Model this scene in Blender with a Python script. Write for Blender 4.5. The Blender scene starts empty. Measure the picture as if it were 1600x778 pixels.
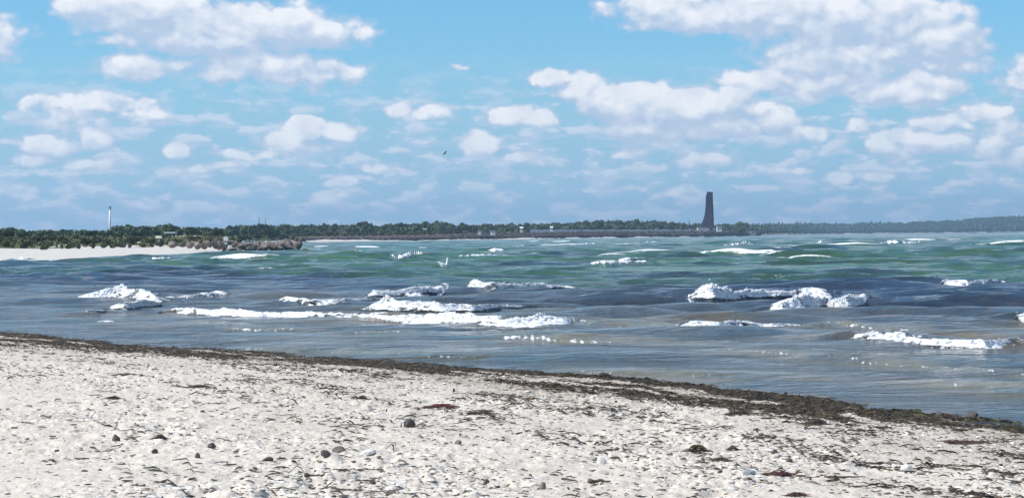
import bpy, math, random
import numpy as np
from mathutils import Vector, Matrix
random.seed(7)
RNG = np.random.default_rng(11)
SC = bpy.context.scene
COL = SC.collection
R = math.radians

# ------------------------------------------------------------------ camera
F = 3000.0; CX, CY = 800.0, 389.0
CAMZ = 2.1; ROLL = R(0.5); PITCH = math.atan(20.5/3000)
_r = Vector((math.cos(ROLL), 0, -math.sin(ROLL)))
_f = Vector((0, math.cos(PITCH), -math.sin(PITCH)))
_f = (_f - _r*_f.dot(_r)).normalized()
_u = _r.cross(_f)
cam = bpy.data.objects.new('camera', bpy.data.cameras.new('camera'))
COL.objects.link(cam)
cam.matrix_world = Matrix(((_r.x, _u.x, -_f.x, 0), (_r.y, _u.y, -_f.y, 0), (_r.z, _u.z, -_f.z, CAMZ), (0, 0, 0, 1)))
cam.data.lens = 36*F/1600; cam.data.sensor_width = 36; cam.data.sensor_fit = 'HORIZONTAL'
cam.data.clip_start = 0.1; cam.data.clip_end = 30000
SC.camera = cam

def pdir(px, py):
    return (_f*F + _r*(px-CX) + _u*(CY-py)).normalized()
def hor(px):
    """image row of the horizon at column px"""
    return 368.5 - (px-800)*math.tan(ROLL)
def at_z(px, py, z=0.0):
    d = pdir(px, py); t = (z-CAMZ)/d.z
    return Vector((d.x*t, d.y*t, z))
def at_D(px, py, D):
    d = pdir(px, py); t = D/d.y
    return Vector((d.x*t, D, CAMZ + d.z*t))

# ------------------------------------------------------------------ light
SC.view_settings.view_transform = 'Standard'; SC.view_settings.look = 'None'
SC.view_settings.gamma = 1; SC.view_settings.use_curve_mapping = False
SC.view_settings.exposure = 0.26
SUN_AZ = R(-100); SUN_EL = R(47)         # azimuth from the view direction, left of it
sd = Vector((math.sin(SUN_AZ)*math.cos(SUN_EL), math.cos(SUN_AZ)*math.cos(SUN_EL), math.sin(SUN_EL)))
sl = bpy.data.lights.new('sun', 'SUN'); sl.energy = 4.6; sl.angle = R(0.53); sl.color = (1.0, 0.955, 0.89)
so = bpy.data.objects.new('sun', sl); COL.objects.link(so)
so.rotation_euler = (-sd).to_track_quat('-Z', 'Y').to_euler()

class NT:
    def __init__(s, tree): s.t = tree; s.n = tree.nodes; s.l = tree.links
    def node(s, ty, **kw):
        n = s.n.new(ty)
        for k, v in kw.items(): setattr(n, k, v)
        return n
    def put(s, inp, v):
        if v is None: return
        if isinstance(v, bpy.types.NodeSocket): s.l.new(v, inp)
        else: inp.default_value = v
    def m(s, op, a, b=None, c=None, clamp=False):
        n = s.node('ShaderNodeMath', operation=op, use_clamp=clamp)
        s.put(n.inputs[0], a); s.put(n.inputs[1], b); s.put(n.inputs[2], c)
        return n.outputs[0]
    def v(s, op, a, b=None, c=None):
        n = s.node('ShaderNodeVectorMath', operation=op)
        s.put(n.inputs[0], a)
        if op == 'SCALE': s.put(n.inputs['Scale'], b)
        else: s.put(n.inputs[1], b)
        s.put(n.inputs[2], c)
        return n.outputs['Value'] if op in ('DOT_PRODUCT', 'LENGTH', 'DISTANCE') else n.outputs[0]
    def comb(s, x, y, z=0.0):
        n = s.node('ShaderNodeCombineXYZ'); s.put(n.inputs[0], x); s.put(n.inputs[1], y); s.put(n.inputs[2], z); return n.outputs[0]
    def sep(s, a):
        n = s.node('ShaderNodeSeparateXYZ'); s.put(n.inputs[0], a); return n.outputs
    def noise(s, vec, scale, detail=4, rough=0.5, dist=0.0, dims='3D', out=0):
        n = s.node('ShaderNodeTexNoise', noise_dimensions=dims); s.put(n.inputs['Vector'], vec)
        n.inputs['Scale'].default_value = scale; n.inputs['Detail'].default_value = detail
        n.inputs['Roughness'].default_value = rough; n.inputs['Distortion'].default_value = dist
        return n.outputs[out]
    def ss(s, x, a, b, lo=0.0, hi=1.0):
        n = s.node('ShaderNodeMapRange', interpolation_type='SMOOTHSTEP')
        s.put(n.inputs[0], x); s.put(n.inputs[1], a); s.put(n.inputs[2], b); s.put(n.inputs[3], lo); s.put(n.inputs[4], hi)
        return n.outputs[0]
    def lin(s, x, a, b, lo=0.0, hi=1.0):
        n = s.node('ShaderNodeMapRange'); n.clamp = True
        s.put(n.inputs[0], x); s.put(n.inputs[1], a); s.put(n.inputs[2], b); s.put(n.inputs[3], lo); s.put(n.inputs[4], hi)
        return n.outputs[0]
    def mix(s, f, a, b):
        n = s.node('ShaderNodeMix', data_type='RGBA', clamp_factor=True)
        s.put(n.inputs[0], f)
        for i, x in ((6, a), (7, b)):
            s.put(n.inputs[i], x if isinstance(x, bpy.types.NodeSocket) else (x[0], x[1], x[2], 1.0))
        return n.outputs[2]

# ------------------------------------------------------------------ sky with clouds
world = bpy.data.worlds.new('World'); SC.world = world; world.use_nodes = True
W = NT(world.node_tree); W.n.clear()
geo = W.node('ShaderNodeTexCoord').outputs['Generated']
sky = W.node('ShaderNodeTexSky', sky_type='NISHITA')
sky.sun_disc = False; sky.sun_elevation = SUN_EL; sky.sun_rotation = SUN_AZ
sky.altitude = 0; sky.air_density = 1.0; sky.dust_density = 0.6; sky.ozone_density = 1.6
x, y, z = W.sep(geo)
az = W.m('MULTIPLY', W.m('ARCTAN2', x, y), 30.0)
el = W.m('MULTIPLY', W.m('ARCSINE', z), 30.0)
puv = W.comb(az, el, 0.0)                        # one unit is 1/30 rad, about 100 photo pixels
CLOUDS = [
 (150,18,60,26,.8),(225,12,110,34,1),(330,40,120,34,1),(440,45,100,32,1),(520,55,60,18,.7),(300,66,120,16,.9),
 (205,103,46,20,.75),(390,104,100,22,.8),(470,112,80,18,.5),
 (85,160,50,15,.6),(160,165,56,18,.65),(120,182,80,16,.5),(205,185,50,10,.4),
 (75,228,46,14,.8),(148,218,30,16,1),(142,254,36,13,.8),(50,250,34,9,.8),(272,236,24,14,1),(300,262,40,8,.5),(345,260,22,7,.8),
 (440,216,26,13,.9),(478,206,44,20,1.1),(524,206,30,14,1.1),(470,228,60,9,.6),
 (630,172,30,11,.7),(668,178,36,12,.6),(748,222,34,17,.9),(800,178,28,14,1),(840,186,30,14,1),(815,248,30,10,.7),
 (864,124,30,15,1.2),(905,136,42,22,1.25),(940,155,45,28,1.25),(985,165,50,36,1.25),(1030,172,50,38,1.25),(1010,205,60,18,1),(1010,150,26,16,1.2),
 (1090,165,40,26,1.2),(1140,160,36,24,1.2),(1100,195,70,20,.8),(1180,172,36,12,1.2),(1220,190,36,18,1.1),(1250,210,34,14,.9),
 (1030,18,80,24,.7),(1110,25,90,24,.8),(1190,8,110,30,.9),(1290,28,130,44,1),(1400,30,100,40,1),(1470,68,64,34,1),(1340,86,140,34,.9),(1480,100,60,14,.7),
 (1200,125,64,18,.8),(1290,135,80,20,.8),(1400,145,70,18,.9),(1445,138,50,25,1.15),
 (1480,192,50,13,.7),(1530,180,40,16,.7),(1580,200,40,12,.7),(1390,230,30,22,.8),(1425,218,38,18,1.05),(1480,224,36,14,1.05),(1550,228,34,17,1),(1595,245,30,14,.9),
 (1340,196,18,8,.6),(1095,250,34,13,.8),(985,238,26,10,.5),(1070,300,30,8,.5),(1310,278,20,10,.6),(1370,278,26,7,.5),(530,312,34,14,.6),(530,285,24,7,.6),
 (712,101,14,4,.35),(1250,268,30,5,.5),(600,264,30,7,.5),(30,300,60,10,.35),(300,325,60,8,.3),(400,240,50,7,.5),
 # clouds of the same kind going on beyond the frame
 (-120,60,130,40,.9),(-200,200,90,20,.9),(1720,120,120,34,.9),(1800,230,100,18,.9),(900,-90,220,50,.9),(500,-160,200,40,.9),(1500,-150,200,50,.9),(100,-140,160,40,.9)]
grp = bpy.data.node_groups.new('cloud_density', 'ShaderNodeTree')
grp.interface.new_socket('P', in_out='INPUT', socket_type='NodeSocketVector')
grp.interface.new_socket('D', in_out='OUTPUT', socket_type='NodeSocketFloat')
G = NT(grp)
gi = G.node('NodeGroupInput').outputs[0]; go = G.node('NodeGroupOutput')
warp = G.v('SUBTRACT', G.noise(gi, 1.6, 3, 0.55, dims='2D', out=1), (0.5, 0.5, 0.5))
P1 = G.v('ADD', gi, G.v('MULTIPLY', warp, (0.42, 0.22, 0.0)))
cur = None
for (cx, cy, rx, ry, w) in CLOUDS:
    d = pdir(cx, cy); a_ = math.atan2(d.x, d.y)*30; e_ = math.asin(d.z)*30
    kx, ky = 100/rx/1.15, 100/ry/1.15
    q = G.v('MULTIPLY_ADD', P1, (kx, ky, 0), (-a_*kx, -e_*ky, 0))
    val = G.m('MULTIPLY_ADD', G.v('DOT_PRODUCT', q, q), -w, w)
    cur = val if cur is None else G.m('SMOOTH_MAX', cur, val, 0.12)
cur = G.m('MAXIMUM', cur, -0.9)
P2 = G.v('MULTIPLY', gi, (1.0, 1.5, 1.0))
fb = G.noise(P2, 1.9, 7, 0.50, dims='2D')
vor = G.node('ShaderNodeTexVoronoi', feature='F1', voronoi_dimensions='2D'); G.put(vor.inputs['Vector'], G.v('ADD', P2, G.v('SCALE', warp, 0.5)))
vor.inputs['Scale'].default_value = 3.6; vor.inputs['Detail'].default_value = 0
billow = G.m('SUBTRACT', 0.38, vor.outputs['Distance'])
dens = G.m('ADD', cur, G.m('MULTIPLY', G.m('SUBTRACT', fb, 0.5), 1.9))
dens = G.m('ADD', dens, G.m('MULTIPLY', billow, 0.50))
G.l.new(dens, go.inputs[0])
def dens_at(off):
    n = W.node('ShaderNodeGroup'); n.node_tree = grp
    W.put(n.inputs[0], W.v('ADD', puv, off) if off else puv)
    return n.outputs[0]
d0 = dens_at(None); d1 = dens_at((-0.08, 0.13, 0.0)); d2 = dens_at((-0.12, 0.40, 0.0))
elp = el
alpha = W.m('MULTIPLY', W.ss(d0, -0.45, 0.35), W.lin(elp, 0.0, 2.0, 0.45, 0.95))
core = W.ss(d0, -0.20, 0.45)
# the thin hazy bank low over the horizon
def bank_at(off):
    return W.noise(W.v('MULTIPLY', W.v('ADD', puv, off), (0.75, 2.0, 1.0)), 2.3, 6, 0.56, dims='2D')
bank = bank_at((0, 0, 0)); bankd = W.m('SUBTRACT', bank, bank_at((-.03, .10, 0)))
bankm = W.m('MULTIPLY', W.ss(bank, 0.42, 0.60), W.m('MULTIPLY', W.ss(elp, 2.9, 1.6), 0.85))
bankl = W.m('MULTIPLY', W.ss(bankd, 0.0, 0.13), W.ss(bank, .48, .6))
# generic cloud cover high above the frame
gen = W.noise(W.v('MULTIPLY', geo, (1.0, 1.0, 2.0)), 3.0, 7, 0.58)
genm = W.m('MULTIPLY', W.ss(gen, 0.52, 0.66), W.ss(elp, 4.5, 8.0, 0.0, 0.8))
side = W.m('MULTIPLY', W.ss(W.noise(W.v('MULTIPLY', geo, (1.0, 1.0, 3.0)), 7.0, 6, 0.6), 0.50, 0.62), W.ss(W.m('ABSOLUTE', az), 12.0, 17.0, 0.0, 0.8))
side = W.m('MULTIPLY', side, W.ss(elp, 0.0, 2.0))
genm = W.m('MAXIMUM', genm, side)
lit1 = W.m('MULTIPLY', W.m('SUBTRACT', d0, d1), 0.66)
lit2 = W.m('MULTIPLY', W.m('SUBTRACT', d0, d2), 0.36)
lit = W.m('ADD', W.m('ADD', lit1, lit2), 0.30)
lit = W.m('ADD', lit, W.m('MULTIPLY', W.ss(elp, 3.0, 2.0), 0.12), clamp=True)
ccol = W.mix(W.m('MULTIPLY', W.m('MULTIPLY', lit, core), W.lin(W.noise(puv, 2.4, 3, .5, dims='2D'), .3, .62, .62, 1.0)), (0.43, 0.525, 0.68), (0.82, 0.83, 0.86))
skyc = W.v('MULTIPLY', sky.outputs[0], (0.055, 0.098, 0.125))
hz = W.ss(elp, 3.6, 0.6)
skyc = W.mix(W.m('MULTIPLY', hz, 0.85), skyc, (0.30, 0.50, 0.68))
c1 = W.mix(bankm, skyc, W.mix(bankl, (0.44, 0.56, 0.71), (0.58, 0.66, 0.77)))
c2 = W.mix(genm, c1, (0.70, 0.75, 0.84))
c3 = W.mix(alpha, c2, ccol)
bgA = W.node('ShaderNodeBackground'); W.l.new(c3, bgA.inputs[0])
below = W.ss(z, -0.02, 0.0)
bgB = W.node('ShaderNodeBackground'); W.l.new(W.mix(below, (0.20, 0.24, 0.25), c2), bgB.inputs[0])
# the drawn-out cloud masses fade into the general cover above and beside them
inside = W.m('MULTIPLY', W.m('MULTIPLY', W.ss(elp, 7.5, 5.5), W.ss(W.m('ABSOLUTE', az), 21.0, 18.0)), W.m('GREATER_THAN', z, -0.004))
ms = W.node('ShaderNodeMixShader'); W.l.new(inside, ms.inputs[0]); W.l.new(bgB.outputs[0], ms.inputs[1]); W.l.new(bgA.outputs[0], ms.inputs[2])
W.l.new(ms.outputs[0], W.node('ShaderNodeOutputWorld').inputs[0])
world.cycles.sampling_method = 'MANUAL'; world.cycles.sample_map_resolution = 512

# ------------------------------------------------------------------ helpers
def smooth(a, b, x):
    t = np.clip((np.asarray(x, float)-a)/(b-a), 0, 1); return t*t*(3-2*t)
def _hash(ix, iy, seed):
    n = (ix.astype(np.int64)*374761393 + iy.astype(np.int64)*668265263 + seed*1274126177) & 0xffffffff
    n = ((n ^ (n >> 13))*1274126177) & 0xffffffff
    n = ((n ^ (n >> 15))*2246822519) & 0xffffffff
    return ((n ^ (n >> 16)) & 0xffffff)/float(0xffffff)
def vnoise(x, y, seed=0):
    """gradient noise, about -1..1"""
    x = np.asarray(x, float); y = np.asarray(y, float)
    ix = np.floor(x); iy = np.floor(y); fx = x-ix; fy = y-iy
    u = fx**3*(fx*(fx*6-15)+10); v = fy**3*(fy*(fy*6-15)+10)
    def g(dx, dy):
        a = _hash(ix+dx, iy+dy, seed)*2*np.pi
        return np.cos(a)*(fx-dx)+np.sin(a)*(fy-dy)
    a = g(0, 0)*(1-u)+g(1, 0)*u; b = g(0, 1)*(1-u)+g(1, 1)*u
    return (a*(1-v)+b*v)*1.5
def fbm(x, y, seed=0, oct=4, gain=0.5):
    s = 0; a = 1
    for o in range(oct):
        s = s + a*vnoise(x*2**o, y*2**o, seed+o*17); a *= gain
    return s
def worley(x, y, seed=0):
    """distance to the nearest random point, and that point's random number"""
    ix = np.floor(x); iy = np.floor(y); best = np.full(np.shape(x), 9.0); rid = np.zeros(np.shape(x))
    for dx in (-1, 0, 1):
        for dy in (-1, 0, 1):
            qx = ix+dx+_hash(ix+dx, iy+dy, seed); qy = iy+dy+_hash(ix+dx, iy+dy, seed+5)
            d = np.hypot(x-qx, y-qy); k = d < best
            best = np.where(k, d, best); rid = np.where(k, _hash(ix+dx, iy+dy, seed+9), rid)
    return best, rid
def polydist(X, Y, pts):
    """distance to a polyline; positive on the side of the camera"""
    best = np.full(np.shape(X), 1e9); sgn = np.ones(np.shape(X))
    for (ax, ay), (bx, by) in zip(pts[:-1], pts[1:]):
        ex, ey = bx-ax, by-ay; L2 = ex*ex+ey*ey
        t = np.clip(((X-ax)*ex+(Y-ay)*ey)/L2, 0, 1)
        d = np.hypot(X-ax-t*ex, Y-ay-t*ey); k = d < best
        best = np.where(k, d, best)
        sgn = np.where(k, np.where(ex*(Y-ay)-ey*(X-ax) > 0, -1.0, 1.0), sgn)
    return best*sgn

def link(o, parent=None, label=None, cat=None, group=None, kind=None):
    COL.objects.link(o)
    if parent is not None: o.parent = parent
    if label: o['label'] = label
    if cat: o['category'] = cat
    if group: o['group'] = group
    if kind: o['kind'] = kind
    return o
def mesh_np(name, V, faces, mat=None, smooth_=True, attrs=None, cattrs=None):
    """V (n,3); faces (m,3) or (m,4) int array"""
    V = np.ascontiguousarray(V, dtype=np.float32); faces = np.ascontiguousarray(faces, dtype=np.int32)
    me = bpy.data.meshes.new(name); k = faces.shape[1]; m = len(faces)
    me.vertices.add(len(V)); me.vertices.foreach_set('co', V.ravel())
    me.loops.add(m*k); me.loops.foreach_set('vertex_index', faces.ravel())
    me.polygons.add(m); me.polygons.foreach_set('loop_start', np.arange(m, dtype=np.int32)*k)
    me.polygons.foreach_set('loop_total', np.full(m, k, dtype=np.int32))
    if smooth_: me.polygons.foreach_set('use_smooth', np.ones(m, dtype=bool))
    for n_, a in (attrs or {}).items():
        at = me.attributes.new(n_, 'FLOAT', 'POINT'); at.data.foreach_set('value', np.ascontiguousarray(a, dtype=np.float32).ravel())
    for n_, a in (cattrs or {}).items():
        at = me.attributes.new(n_, 'FLOAT_COLOR', 'POINT')
        a4 = np.ones((len(V), 4), dtype=np.float32); a4[:, :3] = a; at.data.foreach_set('color', a4.ravel())
    me.update(calc_edges=True); me.validate()
    if mat: me.materials.append(mat)
    return me
def grid_faces(nr, nc):
    i = np.arange((nr-1)*(nc-1)); r = i//(nc-1); c = i % (nc-1); a = r*nc+c
    return np.stack([a, a+1, a+nc+1, a+nc], 1)
def obj(name, me): return bpy.data.objects.new(name, me)

class MB:
    """collects simple shapes into one mesh"""
    def __init__(s): s.V = []; s.Fc = []
    def quadgrid(s, rings, close=True, cap=True):
        b = len(s.V); n = len(rings[0])
        for r in rings: s.V += [tuple(p) for p in r]
        for i in range(len(rings)-1):
            for j in range(n if close else n-1):
                k = (j+1) % n
                s.Fc.append((b+i*n+j, b+i*n+k, b+(i+1)*n+k, b+(i+1)*n+j))
        if cap and close:
            s.Fc.append(tuple(b+j for j in range(n))[::-1])
            e = b+(len(rings)-1)*n
            s.Fc.append(tuple(e+j for j in range(n)))
        return s
    def box(s, x0, x1, y0, y1, z0, z1, tx=1.0, ty=1.0):
        cx, cy = (x0+x1)/2, (y0+y1)/2
        def ring(z, kx, ky): return [(cx+(a-cx)*kx, cy+(b-cy)*ky, z) for a, b in ((x0, y0), (x1, y0), (x1, y1), (x0, y1))]
        return s.quadgrid([ring(z0, 1, 1), ring(z1, tx, ty)])
    def tube(s, pts, rad, n=8):
        pts = [Vector(p) for p in pts]
        if not hasattr(rad, '__len__'): rad = [rad]*len(pts)
        rings = []
        for i, p in enumerate(pts):
            t = (pts[min(i+1, len(pts)-1)]-pts[max(i-1, 0)]).normalized()
            a = t.cross(Vector((0, 1, 0)) if abs(t.y) < .9 else Vector((1, 0, 0))).normalized(); b = t.cross(a)
            rings.append([p+(a*math.cos(2*math.pi*k/n)+b*math.sin(2*math.pi*k/n))*rad[i] for k in range(n)])
        return s.quadgrid(rings)
    def prism(s, outline, z0, z1):
        return s.quadgrid([[(x, y, z0) for x, y in outline], [(x, y, z1) for x, y in outline]])
    def mesh(s, name, mat, smooth_=False):
        me = bpy.data.meshes.new(name); me.from_pydata(s.V, [], s.Fc); me.update()
        if smooth_: me.polygons.foreach_set('use_smooth', [True]*len(me.polygons))
        me.materials.append(mat); return me
    def build(s, name, mat, parent=None, smooth_=False, **kw):
        return link(obj(name, s.mesh(name, mat, smooth_)), parent, **kw)
def empty(name, loc, rz=0.0, **kw):
    o = obj(name, None); o.location = loc; o.rotation_euler = (0, 0, rz); o.empty_display_size = 0.2
    return link(o, **kw)

# ------------------------------------------------------------------ materials
def new_mat(name):
    m = bpy.data.materials.new(name); m.use_nodes = True
    t = NT(m.node_tree); b = m.node_tree.nodes['Principled BSDF']
    return m, t, b
def simple(name, col, rough=0.8, var=0.25, scale=4.0, bump=0.0, spec=0.3, objrand=0.0):
    m, t, b = new_mat(name)
    tc = t.node('ShaderNodeTexCoord').outputs['Object']
    n = t.noise(tc, scale, 5, 0.6)
    f = t.lin(n, 0.3, 0.7, 1-var, 1+var)
    if objrand:
        oi = t.node('ShaderNodeObjectInfo').outputs['Random']
        f = t.m('MULTIPLY', f, t.lin(oi, 0, 1, 1-objrand, 1+objrand))
    c = t.v('SCALE', (col[0], col[1], col[2]), f)
    t.l.new(c, b.inputs['Base Color']); b.inputs['Roughness'].default_value = rough
    b.inputs['Specular IOR Level'].default_value = spec
    if bump:
        bn = t.node('ShaderNodeBump'); bn.inputs['Strength'].default_value = bump; bn.inputs['Distance'].default_value = 0.1/scale
        t.l.new(n, bn.inputs['Height']); t.l.new(bn.outputs[0], b.inputs['Normal'])
    return m

def water_mat():
    m, t, b = new_mat('sea_water')
    at = t.node('ShaderNodeAttribute', attribute_name='tint'); fo = t.node('ShaderNodeAttribute', attribute_name='foam')
    lod = t.node('ShaderNodeAttribute', attribute_name='lod')       # metres: size of ripples worth showing
    pos = t.node('ShaderNodeNewGeometry').outputs['Position']
    # ripples running across the wind
    v1 = t.v('MULTIPLY', pos, (0.55, 1.0, 1.0))
    n1 = t.noise(t.v('MULTIPLY', pos, (0.4, 1.0, 1.0)), 1.7, 5, 0.62, 0.5)
    n2 = t.noise(v1, 0.55, 4, 0.6, 0.3)
    n3 = t.noise(v1, 0.12, 3, 0.6, 0.2)
    n4 = t.noise(v1, 7.0, 3, 0.6, 0.2)
    near = t.ss(lod.outputs['Fac'], 0.6, 0.05); mid = t.ss(lod.outputs['Fac'], 3.0, 0.3); far = t.ss(lod.outputs['Fac'], 0.15, 1.5)
    h = t.m('MULTIPLY', n1, t.m('MULTIPLY', near, 0.26))
    h = t.m('ADD', h, t.m('MULTIPLY', n4, t.m('MULTIPLY', near, 0.03)))
    h = t.m('ADD', h, t.m('MULTIPLY', n2, t.m('MULTIPLY', mid, 0.60)))
    h = t.m('ADD', h, t.m('MULTIPLY', n3, t.m('MULTIPLY', far, 1.6)))
    bn = t.node('ShaderNodeBump'); bn.inputs['Strength'].default_value = 1.0; bn.inputs['Distance'].default_value = 1.0
    t.l.new(h, bn.inputs['Height'])
    # long random streaks of darker and lighter water colour
    st = t.noise(t.v('MULTIPLY', pos, (0.25, 1.0, 1.0)), 0.45, 6, 0.65, 0.6)
    st2 = t.noise(t.v('MULTIPLY', pos, (0.3, 1.0, 1.0)), 0.07, 5, 0.7, 0.6)
    col = t.v('SCALE', at.outputs['Color'], t.m('MULTIPLY', t.lin(st, 0.3, 0.7, 0.45, 1.55), t.lin(st2, 0.35, 0.65, 0.72, 1.28)))
    # foam, broken into lace
    lace = t.noise(pos, 7.0, 5, 0.7, 0.8)
    lace2 = t.noise(t.v('MULTIPLY', pos, (0.5, 1, 1)), 1.7, 4, 0.6)
    ff = t.m('ADD', fo.outputs['Fac'], t.m('ADD', t.m('MULTIPLY', t.m('SUBTRACT', lace, 0.5), 0.9), t.m('MULTIPLY', t.m('SUBTRACT', lace2, 0.5), 0.7)))
    ff = t.ss(ff, 0.42, 0.60)
    ff = t.m('MULTIPLY', ff, t.ss(fo.outputs['Fac'], 0.02, 0.15))
    fcol = t.mix(t.ss(lace, 0.34, 0.54), (0.42, 0.47, 0.52), (0.93, 0.94, 0.95))
    t.l.new(t.mix(ff, col, fcol), b.inputs['Base Color'])
    t.l.new(t.lin(ff, 0, 1, 0.10, 0.9), b.inputs['Roughness'])
    b.inputs['IOR'].default_value = 1.33
    t.l.new(t.lin(ff, 0, 1, 0.38, 0.1), b.inputs['Specular IOR Level'])
    fb_ = t.node('ShaderNodeBump'); fb_.inputs['Strength'].default_value = 0.8; fb_.inputs['Distance'].default_value = 0.06
    t.l.new(t.m('MULTIPLY', lace, ff), fb_.inputs['Height']); t.l.new(bn.outputs[0], fb_.inputs['Normal'])
    t.l.new(fb_.outputs[0], b.inputs['Normal'])
    return m
M_WATER = water_mat()

def sand_mat():
    m, t, b = new_mat('beach_sand')
    pos = t.node('ShaderNodeNewGeometry').outputs['Position']
    wet = t.node('ShaderNodeAttribute', attribute_name='wet').outputs['Fac']
    deb = t.node('ShaderNodeAttribute', attribute_name='debris').outputs['Fac']
    n1 = t.noise(pos, 5.0, 6, 0.65); n2 = t.noise(pos, 60.0, 3, 0.7); n3 = t.noise(pos, 0.7, 4, 0.6)
    c = t.mix(t.ss(n1, 0.3, 0.7), (0.555, 0.495, 0.420), (0.70, 0.640, 0.562))
    c = t.mix(t.m('MULTIPLY', t.ss(n3, 0.45, 0.7), 0.35), c, (0.46, 0.42, 0.37))
    c = t.mix(t.m('MULTIPLY', t.ss(n2, 0.60, 0.75), 0.5), c, (0.26, 0.235, 0.20))
    # finest shell grit and weed crumbs, denser towards the weed line
    vo = t.node('ShaderNodeTexVoronoi'); t.put(vo.inputs['Vector'], t.v('MULTIPLY', pos, (0.6, 1, 1))); vo.inputs['Scale'].default_value = 34
    cell = t.sep(vo.outputs['Color'])
    speck = t.m('MULTIPLY', t.ss(vo.outputs['Distance'], 0.42, 0.30), t.m('LESS_THAN', cell[0], t.m('MULTIPLY', deb, 0.75)))
    sc_ = t.mix(t.ss(cell[1], 0.55, 0.75), (0.07, 0.055, 0.04), (0.60, 0.58, 0.54))
    c = t.mix(speck, c, sc_)
    c = t.mix(t.m('MULTIPLY', t.m('MULTIPLY', deb, t.ss(n1, 0.3, 0.6)), 0.7), c, (0.20, 0.155, 0.11))
    c = t.mix(t.m('MULTIPLY', wet, 0.85), c, (0.12, 0.10, 0.08))
    t.l.new(c, b.inputs['Base Color'])
    t.l.new(t.lin(wet, 0, 1, 0.95, 0.35), b.inputs['Roughness']); b.inputs['Specular IOR Level'].default_value = 0.25
    bn = t.node('ShaderNodeBump'); bn.inputs['Strength'].default_value = 0.9; bn.inputs['Distance'].default_value = 0.02
    hh = t.m('ADD', t.noise(pos, 22.0, 5, 0.7), t.m('MULTIPLY', t.noise(pos, 8.0, 3, 0.6), 1.2))
    t.l.new(hh, bn.inputs['Height']); t.l.new(bn.outputs[0], b.inputs['Normal'])
    return m
M_SAND = sand_mat()

def piece_mat(name, rough=0.8, spec=0.3):
    m, t, b = new_mat(name)
    at = t.node('ShaderNodeAttribute', attribute_name='tint').outputs['Color']
    n = t.noise(t.node('ShaderNodeTexCoord').outputs['Object'], 60.0, 3, 0.6)
    t.l.new(t.v('SCALE', at, t.lin(n, 0.3, 0.7, 0.75, 1.25)), b.inputs['Base Color'])
    b.inputs['Roughness'].default_value = rough; b.inputs['Specular IOR Level'].default_value = spec
    return m
M_WEED = piece_mat('seaweed', 0.55, 0.35); M_GRIT = piece_mat('shells_and_pebbles', 0.8, 0.25)

def land_mat():
    m, t, b = new_mat('coast_land')
    pos = t.node('ShaderNodeNewGeometry').outputs['Position']
    sand = t.node('ShaderNodeAttribute', attribute_name='sand').outputs['Fac']
    n = t.noise(pos, 0.12, 6, 0.65); n2 = t.noise(pos, 1.1, 4, 0.6)
    veg = t.mix(t.ss(n, 0.35, 0.65), (0.060, 0.075, 0.030), (0.13, 0.125, 0.06))
    sn = t.mix(t.ss(n2, 0.3, 0.7), (0.46, 0.43, 0.39), (0.60, 0.575, 0.53))
    f = t.ss(t.m('ADD', sand, t.m('MULTIPLY', t.m('SUBTRACT', n2, 0.5), 0.5)), 0.40, 0.58)
    t.l.new(t.mix(f, veg, sn), b.inputs['Base Color']); b.inputs['Roughness'].default_value = 0.95
    b.inputs['Specular IOR Level'].default_value = 0.1
    bn = t.node('ShaderNodeBump'); bn.inputs['Strength'].default_value = 0.7; bn.inputs['Distance'].default_value = 0.5
    t.l.new(n2, bn.inputs['Height']); t.l.new(bn.outputs[0], b.inputs['Normal'])
    return m
M_LAND = land_mat()
def leaf_mat(name, c1, c2, scale=0.6):
    m, t, b = new_mat(name)
    pos = t.node('ShaderNodeNewGeometry').outputs['Position']
    oi = t.node('ShaderNodeObjectInfo').outputs['Random']
    n = t.noise(pos, scale, 4, 0.6)
    c = t.mix(t.ss(n, 0.3, 0.7), c1, c2)
    hs = t.node('ShaderNodeHueSaturation'); t.l.new(c, hs.inputs['Color'])
    t.l.new(t.lin(oi, 0, 1, 0.468, 0.525), hs.inputs['Hue']); t.l.new(t.lin(oi, 0, 1, 0.7, 1.5), hs.inputs['Value'])
    hs.inputs['Saturation'].default_value = 0.85
    t.l.new(hs.outputs[0], b.inputs['Base Color']); b.inputs['Roughness'].default_value = 0.85
    b.inputs['Specular IOR Level'].default_value = 0.15
    return m
M_LEAF = leaf_mat('leaves_broad', (0.040, 0.072, 0.032), (0.095, 0.125, 0.055))
M_SCRUB = leaf_mat('leaves_scrub', (0.045, 0.062, 0.025), (0.125, 0.145, 0.055))
M_FARLEAF = leaf_mat('leaves_far', (0.035, 0.062, 0.030), (0.062, 0.090, 0.040), 0.05)
M_BARK = simple('bark', (0.10, 0.075, 0.05), 0.9)
M_ROCK = simple('groyne_rock', (0.175, 0.145, 0.125), 0.85, 0.5, 1.6, 0.8, 0.3, 0.30)
M_STONE = simple('dark_stone', (0.085, 0.075, 0.07), 0.8, 0.35, 30, 0.5)
M_PALESTONE = simple('pale_stone', (0.60, 0.585, 0.55), 0.7, 0.15, 30, 0.3)
M_WOOD = simple('driftwood', (0.105, 0.08, 0.06), 0.9, 0.35, 25, 0.5)
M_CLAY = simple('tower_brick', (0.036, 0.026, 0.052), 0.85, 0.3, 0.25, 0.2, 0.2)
M_WHITE = simple('white_paint', (0.80, 0.80, 0.78), 0.6, 0.06, 0.8)
M_CREAM = simple('cream_paint', (0.70, 0.66, 0.48), 0.7, 0.1, 1.0)
M_DARK = simple('dark_timber', (0.045, 0.04, 0.045), 0.8, 0.3, 2.0)
M_FROTH = simple('sea_froth', (0.88, 0.89, 0.90), 0.9, 0.06, 3.0, 0, 0.1)
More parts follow.
